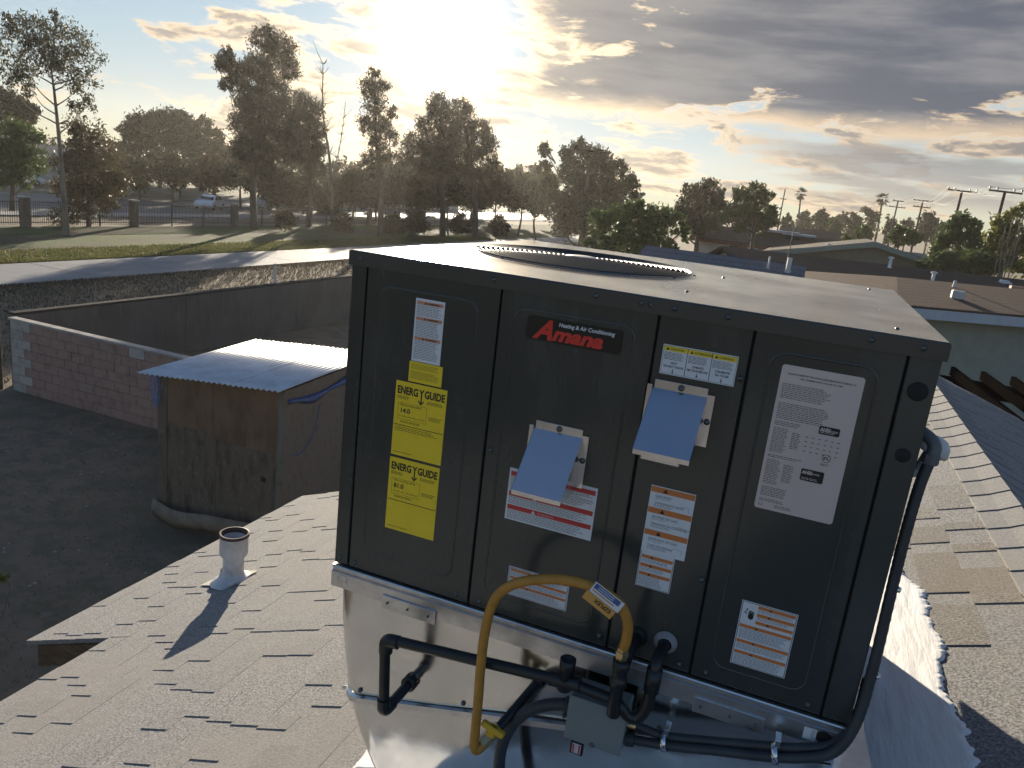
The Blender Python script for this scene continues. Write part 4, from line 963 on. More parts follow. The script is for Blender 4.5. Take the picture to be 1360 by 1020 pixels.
# ================================================================== NEIGHBOURING HOUSES
def gable_house(name, label, x0, x1, y0, y1, zeave, zridge, axis, wallm, roofm, fasciam, over=.4, fh=.16, base=G, rot=0.0, pivot=None, hip=0.0):
    """walls, two roof slopes, fascia boards; axis = direction of the ridge"""
    c = Vector(((x0+x1)/2, (y0+y1)/2, base)); root = empty(name, c, label, 'house')
    pv = pivot or c; Rz = Matrix.Translation(pv) @ Matrix.Rotation(rot, 4, 'Z') @ Matrix.Translation(-pv)
    T = lambda p: Rz @ Vector(p)
    if axis == 'x':
        wl_ = MB(); e = zeave+.02; ym = (y0+y1)/2
        wl_.prism([T((x0, y0, base)), T((x0, y1, base)), T((x0, y1, e)), T((x0, ym, zridge-.1 if not hip else e)), T((x0, y0, e))], Rz.to_3x3() @ Vector((x1-x0, 0, 0)))
        slope = (zridge-zeave)/(ym-y0)
        for sgn, yy in ((-1, y0), (1, y1)):
            ze = zeave-slope*over; yo = yy+sgn*over
            MBp = MB(); MBp.prism([T((x0-over, yo, ze)), T((x1+over, yo, ze)), T((x1+over-hip, ym, zridge)), T((x0-over+hip, ym, zridge))], (0, 0, .05)); MBp.build('roof_slope', roofm, root)
            MB().prism([T((x0-over, yo, ze-fh)), T((x1+over, yo, ze-fh)), T((x1+over, yo, ze-.003)), T((x0-over, yo, ze-.003))], Rz.to_3x3() @ Vector((0, sgn*.03, 0))).build('fascia', fasciam, root)
        for sgn, xx in ((-1, x0-over), (1, x1+over)):
            if hip:
                MB().prism([T((xx, y0-over, zeave-slope*over)), T((xx, y1+over, zeave-slope*over)), T((xx-sgn*hip, ym, zridge))], (0, 0, .05)).build('roof_slope', roofm, root)
                MB().prism([T((xx, y0-over, zeave-slope*over-fh)), T((xx, y1+over, zeave-slope*over-fh)), T((xx, y1+over, zeave-slope*over-.003)), T((xx, y0-over, zeave-slope*over-.003))], Rz.to_3x3() @ Vector((sgn*.03, 0, 0))).build('fascia', fasciam, root)
    else:
        xm = (x0+x1)/2; e = zeave; slope = (zridge-zeave)/(xm-x0)
        wl_ = MB(); wl_.prism([T((x0, y0, base)), T((x1, y0, base)), T((x1, y0, e)), T((xm, y0, zridge-.08)), T((x0, y0, e))], Rz.to_3x3() @ Vector((0, y1-y0, 0)))
        for sgn, xx in ((-1, x0), (1, x1)):
            ze = zeave-slope*over; xo = xx+sgn*over
            MB().prism([T((xo, y0-over, ze)), T((xm, y0-over, zridge)), T((xm, y1+over, zridge)), T((xo, y1+over, ze))], (0, 0, .05)).build('roof_slope', roofm, root)
            MB().prism([T((xo, y0-over-.03, ze-fh)), T((xm, y0-over-.03, zridge-fh)), T((xm, y0-over-.03, zridge+.04)), T((xo, y0-over-.03, ze+.04))], Rz.to_3x3() @ Vector((0, .028, 0))).build('bargeboard', fasciam, root)
    wl_.build('wall', wallm, root)
    return root, T
M_brownroof = shingle_mat('brown_roof', (.165, .105, .075), (.09, .06, .045), (.135, .09, .065), .12, ('z', 26))
M_darkroof = shingle_mat('dark_roof', (.060, .046, .042), (.035, .028, .027), (.075, .055, .048), .12, ('z', 15))
M_greyroof = shingle_mat('grey_roof', (.235, .235, .245), (.15, .15, .16), (.18, .18, .19), .15, ('z', 15))
M_greenwall = mat('sage_stucco', (.30, .31, .26), .9, 0, .1, 3)
M_creamwall = mat('cream_stucco', (.62, .60, .55), .9, 0, .1, 3)
M_bluetrim = mat('pale_trim', (.46, .50, .56), .6, 0, .1, 4)
M_greentrim = mat('green_trim', (.20, .23, .20), .6)
M_redtrim = mat('red_trim', (.16, .055, .04), .7)
M_glass = mat('window_glass', (.02, .025, .03), .08, 0, spec=.8)
def roof_vent(name, p, h, r, label, kind='pipe', m_=None):
    root = empty(name, p, label, 'roof vent'); p = Vector(p)
    MB().lathe(p, (0, 0, 1), [(r*1.5, -.05), (r*1.4, .02), (r, .05), (r, h), (0, h)], 12).build('stack', m_ or M_vent, root)
    if kind == 'cap':
        MB().lathe(p+Vector((0, 0, h)), (0, 0, 1), [(r*.9, .0), (r*2.1, .01), (r*1.8, .07), (0, .11)], 12).build('cap', m_ or M_vent, root)
    if kind == 'box':
        MB().bbox(p+Vector((-r*2, -r*2, 0)), p+Vector((r*2, r*2, h)), .02).build('hood', m_ or M_vent, root)
    return root
# sage house with the brown hip roof, front right
a, b = at_y(1215, 411, 17.2), at_d(1360, 414, 21.0); zE = a.z-.02
dvec = Vector((b.x-a.x, b.y-a.y, 0)); rt = math.atan2(dvec.y, dvec.x)
pv = Vector((a.x, a.y, 0))
root, T = gable_house('sage_house', 'sage green house with brown hip roof and pale fascia on the right', a.x+.0, a.x+15.2, a.y+.45, a.y+6.2, zE+.10, zE+.41, 'x', M_greenwall, M_brownroof, M_bluetrim, .45, .22, G, rt, pv, 2.6)
def onplane(px, py, p0, n):
    d = ray(px, py); return CAM+d*((Vector(p0)-CAM).dot(n)/d.dot(n))
n_s = Vector((math.sin(rt)*.108, -math.cos(rt)*.108, 1)); p_s = T((a.x, a.y+.45, zE+.15))
roof_vent('box_vent', onplane(1271, 397, p_s, n_s), .20, .07, 'boxy pale roof vent in the middle of the brown roof', 'box', M_whitewood)
roof_vent('pipe_vent', onplane(1267, 381, p_s, n_s), .16, .035, 'thin pipe vent near the top of the brown roof', 'pipe', M_whitewood)
# dark brown roof behind it
a = at_y(1075, 341, 39.4); rt2 = .44; sl2 = .28; pv = Vector((a.x, a.y, 0))
gable_house('dark_roof_house', 'low house with a long dark brown roof behind the brown roof', a.x-4.0, a.x+19, a.y-3.4, a.y+3.4, a.z-.95, a.z, 'x', M_greenwall, M_darkroof, M_redtrim, .5, .14, G, rt2, pv)
n_d = Vector((math.sin(rt2)*sl2, -math.cos(rt2)*sl2, 1)); p_d = (a.x, a.y, a.z+.05)
roof_vent('cap_vent', onplane(1238, 375, p_d, n_d), .42, .075, 'bright white capped vent pipe on the dark roof', 'cap')
roof_vent('white_vent', onplane(1181, 355, p_d, n_d), .42, .075, 'white vent pipe near the tan gable', 'cap')
roof_vent('flue_box', onplane(1347, 394, p_d, n_d), .50, .13, 'reddish flue box at the right edge of the dark roof', 'box', mat('flue_red', (.30, .16, .13), .7))
roof_vent('low_vent', onplane(1334, 375, p_d, n_d), .10, .22, 'low grey dome vent near the right edge of the dark roof', 'pipe', M_bluetrim)
# pale grey roof just past the unit
a = at_y(857, 329, 13.0); b = at_y(1070, 358, 13.0)
gable_house('grey_roof_house', 'house with a pale blue grey shingle roof directly behind the unit', a.x+.3, b.x-.3, 10.9, 15.1, a.z-.62, a.z, 'x', M_creamwall, M_greyroof, M_bluetrim, .3, .12)
n_g = Vector((0, -.295, 1)); p_g = (0, 13.0, a.z+.05)
roof_vent('slim_vent', onplane(1020, 356, p_g, n_g), .20, .018, 'slim pipe vent on the pale grey roof, left of the pair', 'pipe', M_whitewood)
roof_vent('stout_vent', onplane(1046, 361, p_g, n_g), .24, .04, 'stout pale vent on the pale grey roof, right of the pair', 'pipe', M_whitewood)
q = onplane(1043, 356, p_g, n_g); an = empty('antenna_mast', q, 'thin antenna mast rising from the pale grey roof', 'antenna')
MB().tube([(q.x, q.y, q.z-.1), (q.x+.02, q.y, q.z+.80)], .008, 6).build('mast', M_conduit, an)
MB().tube([(q.x-.10, q.y, q.z+.5), (q.x+.14, q.y, q.z+.515)], .006, 5).build('arm', M_conduit, an)
# tan gable house
ap = at_y(1172, 323, 52.0)
gable_house('tan_house', 'tan house with a low gable and green trim beyond the dark roof', ap.x-6.4, ap.x+5.6, 52.4, 62, ap.z-1.35, ap.z, 'y', mat('tan_wall', (.24, .205, .155), .9, 0, .1, 3), M_darkroof, M_greentrim, .7, .28)
q = at_y(1100, 331, 53); roof_vent('knob_vent', (q.x, q.y, q.z-.1), .36, .08, 'small white vent on the roof left of the tan gable', 'cap')
# white house with the dark roof
a = at_y(935, 300, 66.0); b = at_y(1108, 318, 66.0)
wh, _ = gable_house('white_house', 'white walled house with a low dark roof behind the green bushes', a.x, b.x+.3, 63.5, 70, at_y(1000, 322, 63).z, at_y(1000, 306, 67).z, 'x', M_creamwall, M_darkroof, M_redtrim, .6, .28)
for px in (978, 1030):
    q = at_y(px, 332, 63.47); MB().box((q.x-.6, 63.42, q.z-1.0), (q.x+.6, 63.49, q.z+.3)).build('window', M_glass, wh)
for i, (px, py) in enumerate(((1005, 303), (1040, 307), (1062, 311))):
    q = at_y(px, py, 66.5); o = MB().bbox((q.x-1.3, 65.4, q.z-.16), (q.x+1.3, 66.6, q.z+.02), .02).build('roof_panel', M_bluetrim)
    tag(o, ('left', 'middle', 'right')[i]+'most of the three pale flat panels on the white house roof', 'panel', 'pale panels on the white house roof')
a = at_y(1040, 301, 98.0); b = at_y(1125, 305, 98.0)
gable_house('far_house', 'distant low house with a grey roof under the palms', a.x, b.x, 96, 104, a.z-1.4, a.z, 'x', M_creamwall, M_darkroof, M_bluetrim, .4, .18)
a = at_y(1205, 337, 72.0)
gable_house('blue_roof_house', 'small distant house with a blue grey roof beside the tan gable', a.x-.5, a.x+6, 70, 76, a.z-1.4, a.z+.1, 'x', M_creamwall, M_greyroof, M_bluetrim, .4, .18)

# ================================================================== TREES
def tree_obj(name, label, cat='tree', group=None, base=(0, 0, 0)): return empty(name, base, label, cat, group)
def leaves(blobs, dens, size, aspect=.5, shell=.55, droop=0.0, seed=0):
    """leaf faces spread through each blob's volume; blobs: (centre, radius)"""
    r = np.random.default_rng(seed); V = []
    for c, rad in blobs:
        n = max(24, int(dens*3.1*PI*rad*rad/(size*size*aspect*.3)))
        # sub-clumps inside the blob give an uneven outline
        k = max(3, int(n/26)); d = r.normal(size=(k, 3)); d /= np.linalg.norm(d, axis=1)[:, None]
        cc = d*(rad*(shell+(1-shell)*r.random(k))[:, None])*np.array([1, 1, .9])
        idx = r.integers(0, k, n); p = cc[idx]+r.normal(size=(n, 3))*rad*.19
        p += np.array(c)
        a = r.normal(size=(n, 3)); a[:, 2] -= droop; a /= np.linalg.norm(a, axis=1)[:, None]
        b = np.cross(a, r.normal(size=(n, 3))); b /= np.linalg.norm(b, axis=1)[:, None]
        s = size*(.6+.8*r.random(n))[:, None]
        a *= s; b *= s*aspect
        V.append(np.stack([p-a*.5, p+b*.5-a*.05, p+a*.5, p-b*.5-a*.05], 1).reshape(-1, 3))
    return np.concatenate(V)
def leaf_mesh(name, V, m_, parent):
    n = len(V)//4; me = bpy.data.meshes.new(name)
    me.vertices.add(len(V)); me.vertices.foreach_set('co', V.astype(np.float32).ravel())
    me.loops.add(4*n); me.loops.foreach_set('vertex_index', np.arange(4*n, dtype=np.int32))
    me.polygons.add(n); me.polygons.foreach_set('loop_start', np.arange(0, 4*n, 4, dtype=np.int32)); me.polygons.foreach_set('loop_total', np.full(n, 4, dtype=np.int32))
    me.update(calc_edges=True); return link(name, me, parent, m_)
M_bark = layered('bark', (.10, .075, .055), [((.17, .14, .11), 3, .45, .7, (1, 1, .3))], .9)
M_barkpale = layered('pale_bark', (.24, .20, .16), [((.13, .10, .08), 2, .45, .7, (1, 1, .3))], .85)
LEAF = {'olive': leafmat('leaf_olive', (.062, .068, .036), (.095, .088, .050)), 'dark': leafmat('leaf_dark', (.035, .045, .022), (.060, .066, .032), .25),
        'green': leafmat('leaf_green', (.055, .095, .028), (.095, .125, .045)), 'yellow': leafmat('leaf_yellow', (.12, .145, .03), (.19, .18, .045), .4),
        'dry': leafmat('leaf_dry', (.105, .078, .048), (.075, .07, .038)), 'grey': leafmat('leaf_grey', (.075, .075, .055), (.105, .095, .07))}
SEED = [100]
def tree(name, label, dist, base, blobs, leaf='olive', dens=1.0, size=.35, trunk_r=.2, trunk=None, bark=None, aspect=.45, shell=.5, droop=.6, group=None, ground=G, cat='tree', fine=.72):
    """base: pixel column/row of the foot; blobs: pixel x, y, radius at the tree's own distance"""
    SEED[0] += 1; r = random.Random(SEED[0]); size *= fine
    sc = dist/math.cos(PITCH)/FPX*1.0
    f_ = at_d(base[0], base[1], dist); foot = Vector((f_.x, f_.y, ground))
    root = tree_obj(name, label, cat, group, foot)
    B = []
    for (x, y, rad) in blobs:
        R3 = rad*sc; B.append((at_d(x, y, dist+r.uniform(-1, 1)*R3*1.1), R3))
    V = leaves(B, dens, size, aspect, shell, droop, SEED[0])
    leaf_mesh('crown', V, LEAF[leaf], root)
    tk = MB(); zt = max(b[0].z for b in B)
    if trunk: tp = [foot]+[at_d(x, y, dist) for x, y in trunk]
    else:
        cx = sum((b[0] for b in B), Vector())/len(B); tp = [foot, foot.lerp(cx, .5)+Vector((r.uniform(-.3, .3), r.uniform(-.3, .3), 0)), cx.lerp(Vector((cx.x, cx.y, zt)), .5)]
    path = smoothpath(tp, 5); n = len(path)
    tk.tube(path, [trunk_r*(1-.8*i/n) for i in range(n)], 8)
    to = tk.build('trunk', bark or M_bark, root)
    lm = MB()
    for c, R3 in B:
        ks = [i for i in range(n) if path[i].z < c.z-.75*math.hypot(path[i].x-c.x, path[i].y-c.y)-.2*R3] or [max(0, n//3)]
        s0 = path[max(ks)]
        mid = s0.lerp(c, .55)+Vector((r.uniform(-.2, .2), r.uniform(-.2, .2), -.15*(c-s0).length))
        lm.tube(smoothpath([s0, mid, c], 4), [trunk_r*k_ for k_ in (.28, .25, .22, .19, .16, .13, .1, .07, .04)], 5)
        for _ in range(3):
            e = c+Vector((r.uniform(-1, 1), r.uniform(-1, 1), r.uniform(-.3, 1)))*R3*.8
            lm.tube([c.lerp(s0, .25), c.lerp(e, .5), e], [trunk_r*.12, trunk_r*.08, trunk_r*.03], 4)
    lm.build('limbs', bark or M_bark, root)
    return root
# --- left: along the iron fence and beyond the road
tree('eucalyptus_tree', 'tall sparse eucalyptus at the far left edge of the picture', 52, (88, 303),
     [(18, 58, 20), (45, 42, 20), (74, 46, 20), (99, 56, 20), (118, 76, 16), (30, 92, 20), (60, 84, 18), (95, 96, 18), (8, 98, 14), (110, 112, 14), (40, 118, 10), (116, 140, 12), (96, 142, 10), (76, 22, 9), (14, 30, 13), (50, 66, 16), (80, 74, 18)],
     'olive', .26, .30, .17, [(84, 250), (79, 190), (73, 130), (68, 90)], M_barkpale, .32, .45, 1.0)
tree('shrub_tree', 'thin brownish shrubby tree behind the foot of the far left eucalyptus', 58, (118, 300), [(112, 176, 20), (130, 205, 24), (100, 215, 24), (122, 240, 25), (92, 250, 20), (150, 238, 18), (106, 270, 20), (140, 265, 18), (85, 285, 14)], 'dry', .55, .34, .16, None, None, .4, .4, .4)
tree('pine_tree', 'dark pine whose top shows at the far left edge', 95, (8, 270), [(4, 132, 13), (22, 140, 13), (38, 148, 10), (12, 155, 16), (34, 165, 12)], 'dark', 1.1, .6, .3)
tree('leafy_tree', 'rounded green tree low at the left edge before the road', 66, (16, 275), [(10, 180, 20), (34, 190, 20), (18, 210, 22), (42, 215, 16), (5, 230, 16), (30, 240, 12)], 'green', .75, .45, .2)
for i, (bl, lab) in enumerate((([(172, 172, 11), (186, 162, 12), (178, 190, 14), (195, 182, 13)], 'leftmost of the rounded trees on the far skyline at left'), ([(206, 158, 11), (222, 156, 12), (212, 178, 15), (228, 184, 13)], 'second of the rounded trees on the far skyline at left'),
                               ([(240, 157, 11), (254, 164, 11), (244, 180, 14), (258, 192, 13)], 'third of the rounded trees on the far skyline at left'), ([(270, 168, 11), (284, 182, 11), (272, 198, 14), (290, 205, 13)], 'fourth of the rounded trees on the far skyline, next to the central eucalyptus'))):
    tree('skyline_tree', lab, 118+4*i, (bl[2][0], 240), bl, 'dark', 1.2, .7, .3, group='rounded skyline trees at left')
for i, (px, py, w, lf) in enumerate(((150, 225, 30, 'dry'), (185, 222, 26, 'dark'), (230, 222, 26, 'dark'), (280, 225, 28, 'dry'), (320, 228, 26, 'dark'))):
    tree('roadside_bush', ('broad brownish roadside bush nearest the far left eucalyptus', 'dark roadside bush left of the carport', 'dark roadside bush above the carport', 'brownish roadside bush above the first white car', 'dark roadside bush above the second white car')[i], 92, (px, 262),
         [(px-w*.5, py+8, w*.5), (px, py-4, w*.55), (px+w*.5, py+6, w*.5), (px, py+16, w*.5)], lf, 1.0, .55, .15, group='bushes across the road', cat='bush')
tree('eucalyptus_tree', 'tall dense eucalyptus left of the sun with a lumpy crown', 66, (338, 299),
     [(352, 52, 16), (374, 66, 17), (384, 92, 13), (298, 84, 13), (318, 98, 16), (345, 88, 19), (362, 122, 21), (332, 128, 20), (300, 112, 9), (346, 155, 23), (376, 150, 20), (322, 165, 18), (360, 185, 22), (330, 197, 20), (388, 182, 18), (345, 215, 20), (300, 70, 8)],
     'grey', .9, .34, .30, [(336, 255), (338, 205), (346, 150), (352, 90)], M_bark, .34, .5, 1.0)
tree('eucalyptus_tree', 'smaller eucalyptus leaning against the tall one left of the sun', 74, (410, 298), [(400, 132, 12), (412, 150, 16), (398, 165, 16), (422, 172, 12), (408, 192, 16), (425, 200, 12), (392, 210, 16), (418, 222, 14)], 'grey', .9, .38, .22, None, None, .35, .5, 1.0)
B = []; rw = random.Random(21)
for px in range(-40, 735, 11):
    for k_ in range(2):
        py = 200+px*.02+rw.uniform(-6, 10)+k_*24+(20 if px > 430 else 0); B.append((at_d(px+rw.uniform(-5, 5), py, 128+rw.uniform(-6, 10)), rw.uniform(11, 16)*128/FPX))
fw = leaf_mesh('far_wood', leaves(B, .62, .62, .5, .45, .3, 77), LEAF['dark'], None); tag(fw, 'hazy far wood closing the view beyond the road', 'wood', None, 'stuff')
# bare tree
f_ = at_z(441, 299, G); foot = Vector((f_.x, f_.y, G)); dd = math.hypot(f_.x-CAM.x, f_.y-CAM.y)
bt = tree_obj('bare_tree', 'leafless dead tree with thin twigs left of the sun', 'tree', None, foot)
tk = smoothpath([foot, at_d(441, 250, dd), at_d(437, 205, dd), at_d(429, 150, dd), at_d(429, 85, dd)], 5)
MB().tube(tk, [.2*(1-.85*i/len(tk)) for i in range(len(tk))], 7).build('trunk', M_barkpale, bt)
rr = random.Random(5); tw = MB()
for i in range(70):
    t = tk[rr.randint(6, len(tk)-1)]; e = t+Vector((rr.uniform(-1, 1), rr.uniform(-1, 1), rr.uniform(.2, 1.4)))*rr.uniform(.4, 1.5); m_ = t.lerp(e, .5)+Vector((0, 0, -.1))
    tw.tube([t, m_, e], [.04, .026, .012], 4)
tk2 = smoothpath([tk[6], at_d(452, 190, dd), at_d(459, 135, dd)], 5); tw.tube(tk2, [.06*(1-.7*i/len(tk2)) for i in range(len(tk2))], 5)
for i in range(26):
    t = tk2[rr.randint(3, len(tk2)-1)]; e = t+Vector((rr.uniform(-1, 1), rr.uniform(-1, 1), rr.uniform(.2, 1.2)))*rr.uniform(.3, 1.0); tw.tube([t, e], [.03, .01], 4)
tw.build('twigs', M_barkpale, bt)
tree('eucalyptus_tree', 'narrow upright eucalyptus directly below the sun glare', 72, (505, 309), [(497, 96, 8), (490, 116, 12), (505, 114, 11), (496, 140, 14), (486, 166, 12), (506, 166, 14), (521, 150, 8), (500, 190, 12), (522, 184, 9), (512, 205, 12), (493, 210, 12)], 'grey', .8, .36, .3, [(506, 250), (500, 190), (498, 120)], M_bark, .34, .5, 1.0)
tree('eucalyptus_tree', 'broad backlit eucalyptus just right of the sun glare', 78, (588, 312), [(562, 168, 12), (585, 138, 15), (592, 163, 18), (550, 190, 15), (574, 194, 18), (540, 210, 13), (566, 220, 17), (596, 190, 17), (590, 215, 18), (575, 150, 10)], 'grey', .85, .38, .35, [(588, 262), (584, 200), (586, 150)], M_bark, .34, .5, 1.0)
tree('eucalyptus_tree', 'right one of the backlit eucalyptus pair, with a drooping right edge', 82, (632, 313), [(612, 146, 15), (616, 176, 18), (638, 172, 14), (650, 192, 13), (630, 205, 17), (654, 214, 9), (608, 212, 18), (644, 232, 11), (625, 230, 14)], 'grey', .9, .4, .35, [(631, 265), (624, 205), (616, 160)], M_bark, .34, .5, 1.0)
shr = [(368, 240, 26), (402, 248, 22), (436, 260, 18), (468, 244, 24), (500, 242, 26), (530, 240, 26), (560, 244, 26), (595, 240, 27), (628, 246, 26), (660, 242, 24), (690, 250, 22), (714, 258, 18)]
words = 'first second third fourth fifth sixth seventh eighth ninth tenth eleventh twelfth'.split()
for i, (px, py, w) in enumerate(shr):
    tree('hedgerow_bush', words[i]+' from the left of the hazy bushes behind the iron fence', 88+((i*37) % 11), (px, 295), [(px-w*.55, py+4, w*.6), (px+w*.5, py+2, w*.6), (px, py-6, w*.65), (px-w*.2, py+18, w*.6), (px+w*.5, py+20, w*.5)], 'dark' if i % 3 else 'dry', 1.3, .50, .15, group='hazy bushes behind the iron fence', cat='bush')
shr2 = [(378, 291, 11), (456, 296, 11), (522, 297, 12), (552, 294, 13), (612, 297, 11), (662, 300, 11)]
for i, (px, py, w) in enumerate(shr2):
    tree('low_bush', words[i]+' from the left of the small bushes at the foot of the iron fence', 66+((i*13) % 9), (px, py+8), [(px-w*.8, py+w*.2, w*.7), (px+w*.8, py+w*.2, w*.7), (px, py-w*.5, w*.8), (px-w*.3, py+w*.6, w*.7), (px+w*.4, py+w*.5, w*.7)], 'dry', 1.1, .32, .05, group='small bushes along the iron fence', cat='bush')
tree('shade_tree', 'big dark bushy tree rising behind the unit', 74, (772, 330), [(724, 200, 9), (722, 222, 9), (730, 244, 12), (754, 204, 11), (769, 194, 10), (785, 208, 15), (760, 228, 18), (800, 214, 13), (790, 242, 23), (820, 226, 13), (836, 244, 12), (845, 262, 9), (815, 258, 20), (765, 264, 22), (740, 270, 16), (785, 285, 24), (820, 288, 18), (748, 295, 18)], 'dark', 1.3, .42, .5)
tree('green_bush', 'large green bush close behind the left part of the grey roof', 31, (845, 360), [(800, 292, 17), (825, 283, 17), (850, 279, 15), (875, 284, 15), (896, 290, 14), (906, 310, 11), (800, 316, 17), (836, 308, 22), (870, 314, 19), (786, 322, 11), (860, 298, 20), (815, 330, 18), (850, 330, 20), (890, 325, 12)], 'green', 1.0, .26, .18, None, None, .5, .45, .2, cat='bush')
tree('shade_tree', 'dark green tree right of the big green bush', 62, (932, 310), [(920, 256, 13), (940, 250, 13), (955, 262, 11), (906, 275, 12), (930, 274, 16), (952, 284, 13), (915, 292, 12), (945, 296, 13), (925, 300, 13), (960, 276, 10), (898, 288, 10)], 'dark', 1.2, .36, .3)
tree('shade_tree', 'green tree with a pale drooping side over the white house', 58, (1000, 300), [(985, 259, 11), (1005, 252, 10), (1018, 260, 10), (1000, 274, 15), (980, 280, 12), (1020, 280, 10), (1027, 290, 8), (965, 288, 10), (985, 294, 13), (1008, 292, 13), (1022, 296, 9)], 'green', 1.3, .34, .28)
sky_r = [(1046, 292, 7, 'dark'), (1068, 290, 9, 'dark'), (1090, 288, 10, 'dark'), (1108, 297, 8, 'green'), (1121, 289, 7, 'dark'), (1134, 294, 10, 'dark'), (1156, 281, 10, 'dry'), (1184, 301, 9, 'dark'), (1206, 300, 9, 'dark'), (1233, 293, 11, 'dark'), (1252, 304, 8, 'dark')]
for i, (px, py, w, lf) in enumerate(sky_r):
    tree('skyline_tree', words[i]+' from the left of the small trees on the right skyline', 120+((i*29) % 40), (px, py+16), [(px-w*.4, py, w*.7), (px+w*.45, py+1, w*.65), (px, py-w*.5, w*.6), (px-w*.2, py+w*.8, w*.8), (px+w*.5, py+w, w*.7), (px-w*.5, py+w*1.6, w*.8), (px+w*.4, py+w*1.7, w*.8)], lf, 1.2 if lf != 'dry' else .5, .6, .2, group='small trees on the right skyline')
for i, (px, py, w, lf, dd_) in enumerate(((1125, 316, 7, 'green', 76), (1149, 309, 10, 'green', 80), (1196, 312, 11, 'green', 68), (1213, 312, 9, 'green', 66))):
    tree('garden_bush', words[i]+' from the left of the sunlit bushes above the tan house roof', dd_, (px, py+14), [(px-w*.5, py, w*.75), (px+w*.5, py+1, w*.75), (px, py-w*.4, w*.7), (px, py+w*.7, w*.8)], lf, 1.3, .42, .1, group='bushes behind the tan house', cat='bush')
tree('garden_tree', 'leafy tree under the second utility pole from the right, with an uneven top', 54, (1275, 340), [(1275, 292, 11), (1290, 304, 11), (1263, 313, 13), (1281, 320, 14), (1254, 322, 9), (1296, 322, 9), (1268, 300, 8), (1240, 335, 10), (1300, 335, 10)], 'green', 1.2, .38, .18, None, None, .5, .45, .3)
tree('garden_tree', 'yellow green tree at the right edge of the picture', 56, (1338, 372), [(1330, 298, 13), (1352, 288, 12), (1320, 320, 14), (1346, 318, 17), (1336, 344, 17), (1357, 348, 15), (1312, 336, 10), (1368, 320, 15)], 'yellow', 1.0, .40, .2, None, M_barkpale, .5, .45, .3)
tree('hedge', 'clipped rounded hedge in front of the yellow green tree', 50, (1280, 366), [(1230, 352, 8), (1247, 346, 11), (1270, 346, 13), (1295, 348, 14), (1318, 353, 12), (1260, 355, 10), (1300, 360, 12)], 'green', 1.5, .32, .1, None, None, .5, .55, .2, cat='hedge')
# bare twigs at the right edge
q0 = at_d(1340, 372, 48.5); tb = tree_obj('bare_shrub', 'bare pale twigs standing at the right edge of the picture', 'shrub', None, (q0.x, q0.y, G))
tw = MB(); tops = [(1335, 300), (1345, 285), (1352, 305), (1328, 318), (1358, 290)]
for (x, y) in tops:
    e = at_d(x, y, 48.5); b_ = Vector((q0.x+rr.uniform(-.15, .15), q0.y, G)); pth = smoothpath([b_, b_.lerp(e, .6)+Vector((rr.uniform(-.1, .1), 0, 0)), e], 5)
    tw.tube(pth, [.05*(1-.8*i/len(pth)) for i in range(len(pth))], 5)
    for _ in range(7):
        t = pth[rr.randint(6, len(pth)-1)]; tw.tube([t, t+Vector((rr.uniform(-.45, .45), rr.uniform(-.3, .3), rr.uniform(.2, .7)))], [.018, .008], 4)
tw.build('twigs', M_barkpale, tb)
# a sprig in the yard at the left edge
q0 = at_z(0, 800, G); tree('yard_sprig', 'bright green sprig poking in at the left edge of the yard', math.hypot(q0.x-CAM.x, q0.y-CAM.y)-.4, (0, 790), [(1, 770, 9), (8, 767, 6)], 'yellow', .25, .07, .004, None, None, .5, .3, 0, cat='plant')

# ---------------------------------------------------------------- palms and utility poles
def palm(px, py, dist, rad, foot, label):
    top = at_d(px, py, dist); b_ = at_d(foot[0], foot[1], dist); root = tree_obj('palm_tree', label, 'palm', 'fan palms on the right skyline', (b_.x, b_.y, G))
    R3 = rad*dist/FPX
    MB().tube(smoothpath([Vector((b_.x, b_.y, G)), b_, top], 5), [.17]*5+[.14]*6, 7).build('trunk', M_bark, root)
    cr_ = MB(); rr_ = random.Random(int(px))
    for i in range(34):
        a = rr_.uniform(0, 2*PI); e_ = rr_.uniform(-1.0, 1.2); d_ = Vector((math.cos(a)*math.cos(e_), math.sin(a)*math.cos(e_), math.sin(e_)))
        side = d_.cross(Vector((0, 0, 1))).normalized(); L_ = R3*rr_.uniform(.8, 1.1); c0 = top
        for k in range(-3, 4):
            dk = (d_+side*k*.16).normalized(); p1 = c0+d_*L_*.35; p2 = c0+dk*L_*(1-.05*abs(k)); p2.z -= .12*L_
            cr_.add([p1, p1+side*.10*R3, p2, p1-side*.10*R3], [(0, 1, 2, 3)])
    cr_.build('fronds', LEAF['dark'], root)
palm(1064, 257, 150, 10, (1060, 290), 'left fan palm on the right skyline, beside the thin pole')
palm(1172, 264, 140, 10.5, (1166, 302), 'right fan palm on the skyline between the utility poles')
palm(1179, 287, 190, 4.5, (1178, 300), 'tiny distant fan palm low between two utility poles')
M_pole = mat('creosote_pole', (.055, .042, .034), .9, 0, .3, 3)
poles = []
